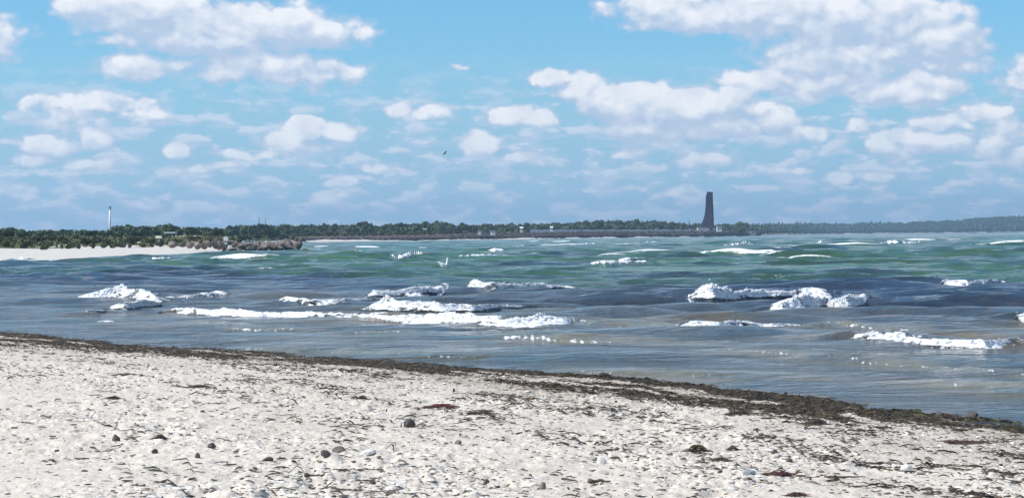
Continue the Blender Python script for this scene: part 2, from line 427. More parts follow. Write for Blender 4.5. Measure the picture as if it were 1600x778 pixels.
M_GLASS = simple('window_glass', (0.03, 0.04, 0.05), 0.15, 0.1, 1.0, 0, 0.5)
M_CONC = simple('concrete', (0.52, 0.50, 0.46), 0.85, 0.15, 0.5)
M_ROOF = simple('roof_tile', (0.22, 0.085, 0.06), 0.85, 0.2, 0.8)
M_REVET = simple('seawall_stone', (0.10, 0.082, 0.078), 0.9, 0.5, 0.25, 0.6)
M_STEEL = simple('grey_steel', (0.28, 0.30, 0.32), 0.5, 0.1, 1.0)
M_FEATHER = simple('white_feathers', (0.86, 0.86, 0.85), 0.8, 0.05, 20)
M_GREYF = simple('grey_feathers', (0.38, 0.40, 0.43), 0.8, 0.1, 20)
M_BEAK = simple('yellow_beak', (0.65, 0.38, 0.05), 0.5, 0.1, 20)
M_BLACK = simple('black_feathers', (0.02, 0.02, 0.022), 0.7, 0.1, 20)

# ------------------------------------------------------------------ the shoreline by the camera
SHORE_PX = [(-500, 488), (-250, 500), (0, 519), (200, 541), (400, 551), (600, 566), (800, 582), (950, 592), (1080, 604), (1200, 618),
            (1290, 630), (1400, 642), (1500, 652), (1600, 667), (1750, 690), (1900, 720)]
SHORE = [tuple(at_z(px, py)[:2]) for px, py in SHORE_PX]
SHORE = [(SHORE[0][0]-60, SHORE[0][1]+70)] + SHORE + [(SHORE[-1][0]+6, SHORE[-1][1]-9)]
def shore_s(X, Y):
    X = np.asarray(X, float); Y = np.asarray(Y, float)
    return polydist(X, Y, SHORE)+0.30*vnoise(X*.42, Y*.3, 97)+0.10*vnoise(X*1.5, Y*1.2, 98)
def beach_base(s):
    s = np.asarray(s, float)
    land = 0.50*(1-np.exp(-np.maximum(s, 0)/7.0))
    return np.where(s > 0, land, s*0.045)
def G(px, py):
    """where the photo's pixel meets the beach"""
    d = pdir(px, py); lo, hi = 5.0, 60.0
    D = None
    z = 0.0
    for _ in range(25):
        t = (z-CAMZ)/d.z; X, Y = d.x*t, d.y*t
        z = 0.5*z + 0.5*float(beach_base(shore_s(np.array([X]), np.array([Y])))[0])
    return Vector((X, Y, z))
WR_IN_PX = [(-500, 515), (0, 543), (200, 552), (400, 566), (600, 588), (800, 608), (1000, 624), (1200, 644), (1400, 668), (1500, 682), (1600, 702), (1800, 740)]
WR_IN = [tuple(G(*p)[:2]) for p in WR_IN_PX]
def wrack(X, Y):
    """0..1 across the weed band, >1 landwards, with the band's own streaks"""
    s = shore_s(X, Y); w = -polydist(X, Y, WR_IN)      # w>0 seaward of the inner edge
    return s, w, np.clip(s/np.maximum(s+w, 0.2), 0, 5)

# ------------------------------------------------------------------ beach sheet
HUM = [(530, 708, .30, .055), (590, 716, .22, .035), (470, 726, .20, .02), (185, 672, .30, .035), (120, 690, .35, .03), (60, 700, .3, .025), (315, 735, .22, .03), (950, 735, .25, .03), (1000, 740, .3, .025),
       (660, 755, .2, .025), (850, 700, .3, .025), (240, 690, .28, .03), (30, 660, .35, .03), (430, 735, .3, .02), (730, 770, .3, .02), (1130, 765, .3, .02)]
HUMW = None
def beach_relief(X, Y, s):
    global HUMW
    if HUMW is None:
        HUMW = []
        for px, py, rw, hh in HUM:
            d = pdir(px, py); t = (0.42-CAMZ)/d.z; HUMW.append((d.x*t, d.y*t, rw, hh))
    hum = 0
    for hx, hy, rw, hh in HUMW:
        g = np.exp(-((X-hx)/rw)**2-((Y-hy)/(rw*.9))**2); hum = hum + hh*g*(1+0.7*fbm(X*6, Y*5, 49, 3))
    rough = 0.50+0.62*smooth(-.35, .35, fbm(X*.45, Y*.35, 48, 2))
    return hum + rough*beach_relief0(X, Y, s)
def beach_relief0(X, Y, s):
    h = 0.024*fbm(X*0.9, Y*0.9, 3, 3) + 0.012*fbm(X*3.3, Y*2.6, 21, 3)
    wd, rid = worley(X*2.3+0.3*vnoise(X*3, Y*3, 5), Y*1.9+0.3*vnoise(X*3, Y*3, 6), 31)
    deep = np.where(rid > 0.45, 1.0, 0.25)*smooth(0.5, 3.5, s)
    h = h - 0.036*deep*smooth(-.5, .3, fbm(X*.35, Y*.3, 47, 2))*(1-smooth(0.12, 0.36, wd)) + 0.012*deep*np.exp(-((wd-0.42)/0.08)**2)
    wd2, rid2 = worley(X*6.5, Y*5.0, 77)
    h = h + np.where(rid2 > 0.6, 0.020, 0.006)*(1-smooth(0.05, 0.33, wd2))*smooth(0.5, 3, s)
    h = h + 0.007*fbm(X*14, Y*11, 41, 2)
    return h
def beach_z(X, Y):
    X = np.asarray(X, float); Y = np.asarray(Y, float)
    s, w, q = wrack(X, Y)
    z = beach_base(s)
    inband = smooth(-0.25, 0.25, s)*smooth(-0.3, 0.6, w)
    lump = np.maximum(fbm(X*2.2, Y*1.6, 91, 4)+0.25, 0)
    rightness = smooth(-3, 4, X)
    z = z + inband*(0.006+(0.012+0.035*rightness)*lump*np.exp(-np.maximum(s, 0)/(1.3)))
    return z + beach_relief(X, Y, s)*np.where(s > 0, 0.35+0.65*smooth(0, 3, s), 0.2)
cols = np.concatenate([np.linspace(-500, -20, 60, endpoint=False), np.linspace(-20, 1620, 860), np.linspace(1630, 2100, 60)])
rows = [1.0]
while rows[-1] < 75:
    d = rows[-1]; rows.append(d + (0.5 if d < 9 else max(0.03, d*0.0031)) * (1 if d < 50 else 4))
rows = np.array(rows)
DD, PP = np.meshgrid(rows, cols, indexing='ij')
X = DD*(PP-800)/F; Y = DD
near_w = np.clip((9-DD)/8, 0, 1)
X = X*(1+near_w*4)                              # widen under the camera
Z = beach_z(X, Y)
s, w, q = wrack(X, Y)
keep_sink = smooth(-2.5, -6, s)
Z = Z - keep_sink*0.5
wet = smooth(0.9, 0.1, s)
streak = fbm(s*0.9+0.3*fbm(X*.4, Y*.4, 8, 2), (X*0.8-Y*0.6)*0.25, 55, 3)
inb = smooth(-0.2, 0.2, s)*smooth(-0.5, 0.5, w)
deb = np.clip(inb*(0.75+0.5*streak), 0, 1) + 0.55*np.exp(-np.maximum(-w, 0)/4.0)*(1-inb)*(s > 0)*(0.7+0.8*streak)
deb = np.clip(deb + 0.06, 0, 1)
me = mesh_np('beach', np.stack([X.ravel(), Y.ravel(), Z.ravel()], 1), grid_faces(*X.shape), M_SAND,
             attrs={'wet': wet, 'debris': deb})
link(obj('beach', me), kind='structure')

# breaking waves: photo columns and rows of the foot of the front with the height there, label, where foam starts, how much, back length, raggedness
BR = [
 ([(118, 470, 5), (150, 470, 16), (185, 470, 25), (215, 472, 22), (240, 474, 12), (275, 474, 5)], 'tallest white breaker at the far left with a pointed crest', 0.0, 1.0, 5, .25),
 ([(165, 483, 4), (195, 484, 14), (215, 482, 16), (250, 478, 5)], 'small white breaker tumbling below the pointed crest at left', 0, 1, 3, .3),
 ([(240, 468, 4), (290, 471, 9), (330, 468, 9), (360, 466, 3)], 'ragged thin foam crest trailing right of the pointed crest', .3, .8, 6, .5),
 ([(128, 490, 3), (148, 489, 6), (168, 488, 3)], 'tiny patch of foam in front of the pointed crest', 0, .8, 3, .4),
 ([(246, 488, 6), (275, 490, 14), (330, 495, 12), (400, 498, 14), (470, 500, 13), (540, 502, 13), (610, 504, 13), (690, 507, 15)], 'left half of the longest white breaker running parallel to the shore', 0, 1, 4, .2),
 ([(660, 503, 6), (700, 508, 18), (740, 511, 18), (800, 513, 18), (850, 512, 17), (886, 510, 14), (905, 504, 8), (925, 505, 4)], 'right half of the longest white breaker running parallel to the shore', 0, 1, 4, .2),
 ([(425, 472, 5), (445, 473, 9), (480, 477, 9), (520, 476, 9), (566, 474, 8), (590, 472, 3)], 'low broken foam crest left of the stacked breakers', .25, .95, 5, .35),
 ([(566, 466, 6), (585, 467, 13), (615, 466, 12), (650, 465, 14), (690, 462, 14), (710, 458, 4)], 'rear crest of the stacked breakers below the swimming gull', .42, 1, 6, .3),
 ([(558, 485, 3), (585, 486, 16), (605, 486, 26), (640, 487, 20), (690, 488, 16), (740, 487, 12), (790, 482, 6), (840, 480, 3)], 'front white breaker of the stack with wedge shaped left end', 0, 1, 5, .2),
 ([(718, 456, 8), (735, 459, 21), (770, 460, 16), (810, 456, 11), (850, 453, 9), (885, 452, 5), (910, 452, 3)], 'white breaker with steep left end right of the swimming gull', .40, 1, 6, .25),
 ([(815, 528, 3), (840, 529, 11), (880, 531, 10), (940, 534, 8), (1000, 536, 6), (1040, 537, 3)], 'speckled low foam line in front of the longest breaker', 0, .49, 4, .7),
 ([(1070, 468, 8), (1090, 473, 24), (1115, 477, 27), (1150, 472, 20), (1200, 468, 14), (1250, 466, 11), (1300, 465, 9), (1320, 462, 4)], 'long white breaker with a high left end on the right side', .32, 1, 6, .25),
 ([(1200, 488, 6), (1225, 489, 20), (1250, 487, 25), (1280, 481, 18), (1300, 476, 8)], 'wedge shaped breaker in front of the long right hand breaker', 0, 1, 4, .2),
 ([(1288, 480, 6), (1305, 483, 18), (1330, 483, 20), (1355, 476, 12), (1372, 470, 4)], 'short rounded breaker right of the wedge shaped breaker', .05, 1, 4, .2),
 ([(1046, 517, 5), (1060, 518, 17), (1085, 520, 20), (1120, 519, 18), (1160, 515, 18), (1190, 513, 9), (1240, 511, 4), (1270, 511, 2)], 'isolated white breaker in the shallows right of centre', 0, 1, 4, .25),
 ([(1462, 444, 4), (1480, 450, 15), (1510, 450, 12), (1550, 443, 6), (1572, 440, 3)], 'white breaker with dark left face near the right edge', .1, 1, 6, .3),
 ([(1398, 472, 3), (1412, 473, 9), (1440, 470, 5), (1480, 466, 3)], 'thin curl of foam below and left of the right edge breaker', .1, .8, 5, .5),
 ([(1300, 504, 4), (1318, 507, 8), (1350, 512, 9), (1400, 514, 7), (1415, 513, 3)], 'ragged foam crest behind the long breaker at lower right', .1, .49, 4, .9),
 ([(1325, 530, 6), (1345, 536, 19), (1375, 537, 18), (1420, 540, 14), (1480, 544, 13), (1540, 546, 14), (1590, 541, 12), (1640, 538, 8), (1700, 536, 4)], 'long frothy breaker nearest the shore at lower right', 0, .95, 4, .35),
 ([(1585, 500, 6), (1598, 505, 16), (1640, 506, 14), (1680, 503, 5)], 'white breaker cut off by the right edge of the view', 0, 1, 4, .3),
 ([(1160, 552, 2), (1220, 556, 6), (1300, 560, 8), (1400, 566, 8), (1500, 574, 8), (1600, 582, 8), (1700, 588, 3)], 'brown murky ripple speckled with foam near the right shore', 0, .36, 3, .9),
 ([(1260, 586, 2), (1320, 592, 6), (1400, 598, 6), (1500, 606, 6), (1600, 613, 7), (1680, 618, 2)], 'brown murky ripple closest to the weed line at right', 0, .30, 3, .9),
 ([(900, 580, 2), (970, 583, 6), (1050, 585, 7), (1110, 582, 4), (1150, 583, 2)], 'short murky ripple lapping in front of the weed at centre', 0, .30, 3, .9),
 ([(440, 548, 2), (520, 552, 6), (620, 557, 6), (720, 560, 3)], 'faint ripple lapping the shore left of centre', 0, .28, 3, .9),
 ([(335, 508, 2), (360, 513, 6), (400, 515, 4), (425, 515, 2)], 'faint broken foam streak below the left of the longest breaker', 0, .48, 3, .8),
 ([(480, 518, 2), (520, 522, 5), (570, 521, 4), (600, 520, 2)], 'faint foam streak in the shallows left of centre', 0, .36, 3, .9),
 ([(1180, 512, 2), (1230, 516, 8), (1290, 512, 9), (1330, 508, 5)], 'unbroken olive green wave left of the ragged crest', 0, .20, 5, .5),
 ([(940, 508, 2), (990, 512, 8), (1030, 512, 8), (1050, 512, 4)], 'low olive wave left of the isolated breaker', 0, .30, 5, .6),
 # whitecaps farther out
 ([(590, 404, 2), (625, 409, 7), (645, 407, 12), (655, 403, 7), (665, 402, 2)], 'far whitecap with a pointed tip left of centre', 0, 1, 6, .25),
 ([(715, 404, 2), (735, 406, 5), (765, 405, 4), (790, 403, 2)], 'far whitecap right of the pointed tip whitecap', 0, 1, 6, .3),
 ([(752, 397, 2), (772, 398, 7), (790, 397, 4), (812, 396, 2)], 'small bright whitecap above the centre of the green water', 0, 1, 6, .25),
 ([(806, 388, 3), (811, 389, 5), (818, 387, 2)], 'tiny whitecap under the middle of the far wood', 0, 1, 4, .2),
 ([(920, 417, 2), (945, 419, 7), (985, 416, 4), (1012, 413, 2)], 'flat white breaker in the green water right of the gull', 0, 1, 5, .25),
 ([(966, 412, 2), (980, 412, 5), (1000, 409, 3)], 'small white crest behind the flat breaker', 0, 1, 5, .25),
 ([(900, 384, 2), (912, 385, 4), (928, 384, 3)], 'tiny dash of foam left of the brick tower', 0, 1, 5, .2),
 ([(1006, 380, 2), (1014, 381, 3), (1024, 380, 2)], 'tiny dash of foam below left of the brick tower', 0, 1, 5, .2),
 ([(1084, 400, 2), (1100, 401, 6), (1128, 399, 5), (1140, 397, 2)], 'whitecap below the brick tower', 0, 1, 5, .25),
 ([(1128, 386, 2), (1145, 387, 6), (1165, 384, 6), (1176, 383, 2)], 'bright whitecap close under the shore right of the tower', 0, 1, 5, .25),
 ([(1136, 398, 2), (1155, 399, 4), (1175, 398, 2)], 'faint whitecap right of the one below the tower', 0, .9, 5, .35),
 ([(1272, 382, 2), (1282, 383, 6), (1296, 382, 3)], 'small bright whitecap left of the far blue headland middle', 0, 1, 5, .2),
 ([(1376, 383, 2), (1392, 384, 7), (1415, 384, 5), (1440, 382, 3)], 'bright double whitecap before the far blue headland', 0, 1, 5, .3),
 ([(404, 425, 2), (414, 427, 4), (428, 426, 2)], 'small foam dab in the dark blue water at left', 0, 1, 5, .2),
 ([(234, 408, 2), (248, 409, 4), (268, 408, 2)], 'thin whitecap off the far white beach', 0, 1, 5, .2),
 ([(22, 409, 2), (34, 410, 5), (48, 409, 2)], 'small whitecap lapping the far white beach at left', 0, 1, 5, .2),
 ([(546, 396, 2), (556, 397, 3), (566, 396, 2)], 'tiny whitecap left of the pointed tip whitecap', 0, 1, 5, .2),
 ([(1460, 438, 2), (1500, 434, 3), (1560, 437, 2)], 'faint foam streak above the right edge breaker', 0, .6, 5, .6),
]
# ------------------------------------------------------------------ sea
def sea_amp(D, s):
    return (0.35+0.65*smooth(25, 70, D))
WAVES = []
for L, a, n_ in ((26, .055, 3), (14, .050, 4), (8.5, .045, 5), (5.2, .032, 6), (3.1, .030, 8), (1.9, .019, 9)):
    for k in range(n_):
        WAVES.append((L*random.uniform(.8, 1.25), a*random.uniform(.5, 1.0)*1.6, random.gauss(0.10, 0.33), random.uniform(0, 6.28)))
def sea_h(X, Y, spacing):
    h = np.zeros(np.shape(X)); 
    for (L, a, th, ph) in WAVES:
        k = 2*np.pi/L
        wgt = smooth(1.9, 3.2, L/np.maximum(spacing, 1e-6))
        w_ = k*(X*math.sin(th)+Y*math.cos(th))+ph + 0.9*vnoise(X/(L*4), Y/(L*4), int(L*10))
        h = h + wgt*a*(np.sin(w_) + 0.25*np.cos(2*w_))
    group = 0.75+0.55*vnoise(X/30, Y/22, 4)
    return h*group
def tint_at(X, Y):
    """colour of the water body: shallow sand, weed beds, green open water"""
    X = np.asarray(X, float); Y = np.asarray(Y, float)
    s = -shore_s(X, Y)
    n = fbm(X/26, Y/20, 61, 4); n2 = fbm(X/7, Y/5, 62, 3)
    lx = X/np.maximum(Y, 1)*F+800                      # bearing of the bed in the photo's columns
    green = np.array([0.046, 0.104, 0.062]); blue = np.array([0.030, 0.045, 0.072]); teal = np.array([0.024, 0.076, 0.062])
    shal = np.array([0.062, 0.074, 0.080]); brown = np.array([0.125, 0.105, 0.070])
    edge = 72 + 42*smooth(900, 200, lx) + 14*n
    g = smooth(-12, 16, Y-edge)
    c = blue*(1-g[..., None]) + green*g[..., None]
    # bands of weed seen through the green water
    wb = smooth(0.25, 0.75, n+0.5*n2+0.35*smooth(700, 100, lx))*smooth(420, 230, Y)
    c = c*(1-0.75*wb[..., None]) + blue*0.75*wb[..., None]
    fade = smooth(500, 1500, Y)
    c = c*(1-0.5*fade[..., None]) + teal*0.9*0.5*fade[..., None]
    sh = smooth(33, 14, s + 5*n + 3*n2)
    nb = smooth(0.0, 0.7, n2)*smooth(-700, 1100, lx)
    mixs = shal*(1-nb)[..., None] + brown*nb[..., None]
    c = c*(1-sh[..., None]) + mixs*sh[..., None]
    return c
cols = np.concatenate([np.linspace(-900, -30, 60, endpoint=False), np.linspace(-30, 1630, 540), np.linspace(1640, 2500, 60)])
rows = [11.0]
while rows[-1] < 9000:
    d = rows[-1]; rows.append(d + (max(0.11, d*0.0052) if d < 2500 else d*0.03))
rows = np.array(rows); spr = np.gradient(rows)
DD, PP = np.meshgrid(rows, cols, indexing='ij')
SP = np.repeat(spr[:, None], len(cols), 1); SPX = DD*3.1/F
X = DD*(PP-800)/F; Y = DD.copy()
s = -shore_s(X, Y)
calm = 0.26+0.74*smooth(1, 26, s)
CO_ = np.interp(PP, [-900, 0, 100, 200, 300, 345, 365, 480, 700, 1100, 2500], [195, 195, 202, 234, 264, 296, 380, 880, 980, 1560, 4300])
leelow = 0.10+0.90*smooth(0, 0.22, np.abs(CO_-DD)/CO_)*(DD < CO_)
leelow = np.where((PP > 330) & (PP < 500), np.minimum(leelow, .12+.88*smooth(.05, .2, np.abs(DD-325)/325)), leelow)
H = leelow*sea_h(X, Y, np.maximum(SP, SPX*0.8))*calm*(1+0.7*smooth(90, 220, DD))
# small swash lines running in along the shore
sw = np.sin(s*2*np.pi/3.4 + 2.2*vnoise(X/5, Y/5, 71))
H = H + 0.022*np.maximum(sw, 0)**3*smooth(0.3, 3, s)*smooth(16, 8, s)
# sharpen crests and lean them to the shore
Hn = H
dH = np.gradient(Hn, axis=0)/SP
whitecap = smooth(0.27, 0.42, Hn*(0.8+0.5*vnoise(X/9, Y/6, 5)))*smooth(60, 140, DD)*smooth(0.05, 0.4, fbm(X/40, Y/30, 66, 3))*0.75
lap = 0.33*smooth(0.86, 0.99, sw*(0.88+0.35*vnoise(X/2.5, Y/2.5, 9)))*smooth(1.0, 3, s)*smooth(14, 9, s)
edgef = 0.42*smooth(0.45, 0.05, s)*(0.5+0.8*vnoise(X/.8, Y/.8, 19))
wash = np.zeros(X.shape); murk = np.zeros(X.shape); speck = np.zeros(X.shape)
for bi, (path, lab, lo, hi, back, lace) in enumerate(BR):
    L_ = [tuple(at_z(a, b)) for a, b, c in path]; hm_ = np.array([c for a, b, c in path], float); xs = np.array([a for a, b, c in path], float); Dm = np.mean([q[1] for q in L_])
    ext = 12+2600/Dm
    msk = (PP > xs[0]-ext) & (PP < xs[-1]+ext) & (np.abs(DD-Dm) < 16+0.06*Dm)
    if not msk.any(): continue
    pq = PP[msk]; dq = DD[msk]
    dc = np.interp(pq, xs, [q[1] for q in L_]) + 0.25*vnoise(pq/9.0, pq*0+bi, 91)*min(1, Dm/60)
    out = np.where(pq < xs[0], xs[0]-pq, np.where(pq > xs[-1], pq-xs[-1], 0))/ext
    hq = np.interp(pq, xs, np.maximum(hm_, 4 if Dm < 110 else 2))*dc/F*(1-smooth(0, 1, out))
    rel = dq-dc
    if hi < 0.5:
        k_ = 0.55*hq*np.exp(-((rel-0.5)/np.where(rel < .5, .45, 1.3))**2)*(0.75+0.5*vnoise(pq/25.0, rel*.4, 92))
        H[msk] += k_
        olive = 1.0 if 'olive' in lab else 0.0
        murk[msk] = np.maximum(murk[msk], (0.95-0.3*olive)*np.clip(hq/.05, 0, 1)*np.exp(-((rel-0.2)/1.1)**2))
        speck[msk] = np.maximum(speck[msk], (hi+.10)*np.clip(hq/.04, 0, 1)*np.exp(-((rel-0.1)/.45)**2)*(0.75+0.7*vnoise(pq/6.0, rel*2, 93)))
    else:
        if Dm >= 105:
            g_ = np.exp(-((rel-.3)/(1.2+3*hq))**2)*(1-smooth(0, 1, out)); H[msk] = H[msk]*(1-g_)+g_*(0.20+0.5*hq)
        H[msk] += 0.62*hq*np.exp(-((rel-1.7*hq)/np.where(rel < 1.7*hq, .85*hq+.02, 2.6*hq+.5))**2)
        a_ = np.exp(-(np.minimum(rel, 0)/(0.16+0.8*hq if Dm < 105 else 0.5+.8*hq))**2)*np.exp(-(np.maximum(rel-1.2*hq, 0)/(0.3+4.5*hq))**2)
        wash[msk] = np.maximum(wash[msk], a_*(np.clip(hq/0.2, 0, 1) if Dm < 105 else np.clip(hq/0.12, .6, 1))*(out <= 0)*(0.68 if Dm < 105 else (0.95 if hi > .9 else .62)))
wash = wash*(0.8+0.9*np.where(DD < 105, fbm(X/1.3, Y/0.8, 67, 3), 0.8*fbm(PP/14.0, np.log(Y)*28, 68, 3)))
wash = np.maximum(wash, speck)
wash = np.maximum(wash, 0.44*smooth(.50, 1.0, fbm(X/4.5, Y/0.9, 73, 4))*smooth(-.1, .5, fbm(X/18, Y/12, 74, 2))*smooth(36, 48, DD)*smooth(170, 100, DD))
foam = np.clip(wash+whitecap+lap+np.maximum(edgef, 0), 0, 1)*(s > -1)
Zs = H + 0.004
Zs = np.where(s < -0.8, Zs-0.05*np.clip(-s-0.8, 0, 3)-0.10*smooth(-.8, -3, s), Zs)
cx = np.stack([X.ravel(), Y.ravel(), Zs.ravel()], 1)
tint = tint_at(X, Y); mk = (murk*(0.7+0.5*vnoise(X/1.5, Y/.7, 94)))[..., None]; tint = tint*(1-mk)+np.array([.17, .150, .090])*mk
tint = tint.reshape(-1, 3)
me = mesh_np('sea', cx, grid_faces(*X.shape), M_WATER, attrs={'foam': foam, 'lod': np.maximum(SP*0.35, 0.02)}, cattrs={'tint': tint})
fl = np.empty(len(me.polygons)); 
link(obj('sea', me), kind='structure')

# breaking waves: (photo columns/rows of the foot of the front, height there) ...
froth = []
def breaker(path, label, lo=0.0, hi=1.0, back=5.0, lace=0.25, seed=0, thick=1.0):
    pxs = np.array([p[0] for p in path], float); pys = np.array([p[1] for p in path], float); hs = np.array([p[2] for p in path], float)
    n = int(max(24, (pxs[-1]-pxs[0])/1.3)); u = np.linspace(pxs[0], pxs[-1], n)
    py = np.interp(u, pxs, pys); hh = np.interp(u, pxs, hs)
    kw = max(3, int(n*14/(pxs[-1]-pxs[0])))|1; ker = np.hanning(kw+2)[1:-1]; ker /= ker.sum()
    py = np.convolve(np.pad(py, kw//2, mode='edge'), ker, 'valid'); hh = np.convolve(np.pad(hh, kw//2, mode='edge'), ker, 'valid')
    base = np.array([tuple(at_z(a, b)) for a, b in zip(u, py)])
    D = base[:, 1]; ends = smooth(-0.03, 0.14, (u-pxs[0])/(pxs[-1]-pxs[0]))*smooth(-0.04, 0.15, (pxs[-1]-u)/(pxs[-1]-pxs[0]))
    bx = base[:, 0]
    irr = 1+0.30*vnoise(bx*0.8, bx*0+seed*3.1, 7+seed)+0.20*vnoise(bx*2.4, bx*0+seed, 8+seed)
    Hh = (0.78+0.35*lo)*hh*D/F*irr*(0.10+0.90*ends)
    wob = (0.35*vnoise(bx*0.5, bx*0+seed, 12)+0.16*vnoise(bx*1.7, bx*0, 13+seed))*np.minimum(1, D/60)
    # cross-section: d is metres behind the foot per unit height, z in heights
    prof = np.array([(-1.2, -.35, 0), (-.5, -.10, 0), (0, -.02, .8), (.12, .10, 1), (.28, .24, 1), (.46, .40, 1), (.64, .57, 1), (.82, .74, 1), (.98, .90, 1), (1.15, 1.0, 1),
                     (1.35, .98, .9), (1.65, .90, .62), (2.0, .80, .42), (2.5, .68, .38), (3.1, .52, .28), (3.8, .36, .2), (4.6, .18, .1), (5.6, -.05, 0), (7, -.4, 0)])
    # refine
    curve = (1-smooth(0, .22, (u-pxs[0])/(pxs[-1]-pxs[0])))**1.5*0.45 + (1-smooth(0, .22, (pxs[-1]-u)/(pxs[-1]-pxs[0])))**1.5*1.4
    wob = wob + curve*np.maximum(hh*D/F, .12)*1.6
    t0 = np.arange(len(prof)); t1 = np.linspace(0, len(prof)-1, 37)
    pd = np.interp(t1, t0, prof[:, 0]); pz = np.interp(t1, t0, prof[:, 1]); pf = np.interp(t1, t0, prof[:, 2])
    pd = np.where(pd > 1, 1+(pd-1)*back/5.0, pd)*thick
    A, Bi = np.meshgrid(np.arange(n), np.arange(len(t1)), indexing='ij')
    hA = Hh[A]
    Xv = base[A, 0] + 0*hA; Yv = base[A, 1] + wob[A] + pd[Bi]*np.maximum(hA, .04)
    Zv = pz[Bi]*hA
    frac = pz[Bi]
    infoam = pf[Bi]*np.where(pd[Bi] < 1.0*thick, smooth(lo-0.12, lo+0.10, frac), 1.0)
    ff = infoam*(0.26+0.47*ends[A])*hi - 0.30*np.clip(1-frac/.30, 0, 1)*(lo < .15)
    ff = ff + (0.24+0.34*lace)*fbm(Xv*1.3, Bi*0.30+seed, 33+seed, 4, .6)*(pf[Bi] > 0) 
    ff = np.clip(ff, 0, 1)
    # boiling lumps
    lum = np.clip(ff, 0, 1)*(pf[Bi] > 0.3)
    nz = fbm(Xv*4.5, Bi*0.45+seed*5, 44+seed, 4, 0.6)
    Zv = Zv + lum*nz*0.17*hA*(pz[Bi] > .5) + lum*nz*.07*hA; Yv = Yv - lum*np.abs(nz)*0.14*hA
    Xv = Xv + lum*vnoise(Xv*5, Bi*0.5, 3)*0.06*hA
    if hi > 0.5:
        # froth: little clots of foam thrown up along the crest and over the front
        k_ = int(min(3200, 34*np.sum(hh)*(pxs[-1]-pxs[0])/len(u)/8)); rg = np.random.default_rng(500+seed)
        ia = rg.integers(0, n, k_*3); ib = np.where(rg.uniform(0, 1, k_*3) < .45, rg.integers(14, 24, k_*3), rg.integers(3, 24, k_*3))
        ok = ff[ia, ib] > 0.55; ia = ia[ok][:k_]; ib = ib[ok][:k_]
        if len(ia) > 5:
            sz = np.maximum(Hh[ia], .05)*rg.uniform(.015, .065, len(ia)); up = np.where(ib > 13, rg.exponential(.04, len(ia)), 0)*Hh[ia]
            C_ = np.stack([Xv[ia, ib]+rg.normal(0, .02, len(ia)), Yv[ia, ib]-sz*.3, Zv[ia, ib]+up+sz*.2], 1)
            oc = np.array([(1, 0, 0), (0, 1, 0), (-1, 0, 0), (0, -1, 0), (0, 0, 1), (0, 0, -1)], float)
            Vf = C_[:, None]+oc[None]*rg.uniform(.5, 1.5, (len(ia), 6, 3))*sz[:, None, None]*np.array([1.7, 1, .9])
            Ff = (np.arange(len(ia))*6)[:, None, None]+np.array([(0, 1, 4), (1, 2, 4), (2, 3, 4), (3, 0, 4), (1, 0, 5), (2, 1, 5), (3, 2, 5), (0, 3, 5)])[None]
            froth.append((Vf.reshape(-1, 3), Ff.reshape(-1, 3)))
    foot = (pz[Bi] < -0.01)
    V = np.stack([Xv.ravel(), Yv.ravel(), (Zv+np.where(foot, 0, 0.02)).ravel()], 1)
    tn = tint_at(Xv, Yv).reshape(-1, 3)*0.55  # tint darkened to stand in for the weaker sky reflection on steep faces
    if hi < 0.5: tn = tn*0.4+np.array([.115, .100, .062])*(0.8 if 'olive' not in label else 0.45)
    lod = np.maximum(Yv*0.0018, 0.02)
    me = mesh_np('breaking_wave', V, grid_faces(n, len(t1)), M_WATER, attrs={'foam': np.clip(ff, 0, 1), 'lod': lod}, cattrs={'tint': tn})
    o = obj('breaking_wave', me); link(o, label=label, cat='wave', group='white breaking waves')
    if froth:
        fv, fc = froth.pop(); link(obj('froth', mesh_np('froth', fv, fc, M_FROTH, False)), o, kind='stuff')
for i, b in enumerate(BR):
    path, lab, lo, hi, back, lace = b
    if hi < 0.5 or np.mean([at_z(a, c).y for a, c, d_ in path]) > 105: continue      # those are raised in the sheet itself
    breaker(path, lab, lo, hi, back, lace, seed=i+1)

# ------------------------------------------------------------------ seaweed, shells and pebbles on the beach
def pick(n, fn):
    """n points over the seen beach thinned by fn(X,Y,s,w) in 0..1"""
    out = []
    got = 0
    while got < n:
        px = RNG.uniform(-120, 1720, 40000); D = np.exp(RNG.uniform(np.log(11.5), np.log(52), 40000))
        X = D*(px-800)/F; Y = D
        s, w, q = wrack(X, Y)
        k = RNG.uniform(0, 1, 40000) < fn(X, Y, s, w)*(s > -0.6)
        out.append(np.stack([X[k], Y[k]], 1)); got += int(k.sum())
    return np.concatenate(out)[:n]
def streaks(X, Y, s):
    return fbm(s*1.3+0.4*fbm(X*.5, Y*.5, 8, 2), (X*0.6-Y*0.8)*0.22, 55, 3)
def f_weed(X, Y, s, w):
    st = streaks(X, Y, s)
    a = smooth(-0.15, 0.15, s)*smooth(-0.4, 0.6, w)*np.clip(0.12+0.35*smooth(0, -8, X)+1.5*st, 0.015, 1)
    a = np.maximum(a, smooth(-0.2, 0.0, s)*smooth(0.75, 0.3, s)*smooth(-.35, .25, vnoise(X*.9, Y*.9, 15)))
    b = 0.17*smooth(0, -0.3, w)*np.exp(np.minimum(w, 0)/2.6)*np.clip(0.2+1.6*st, 0, 1)
    return np.maximum(a, b)
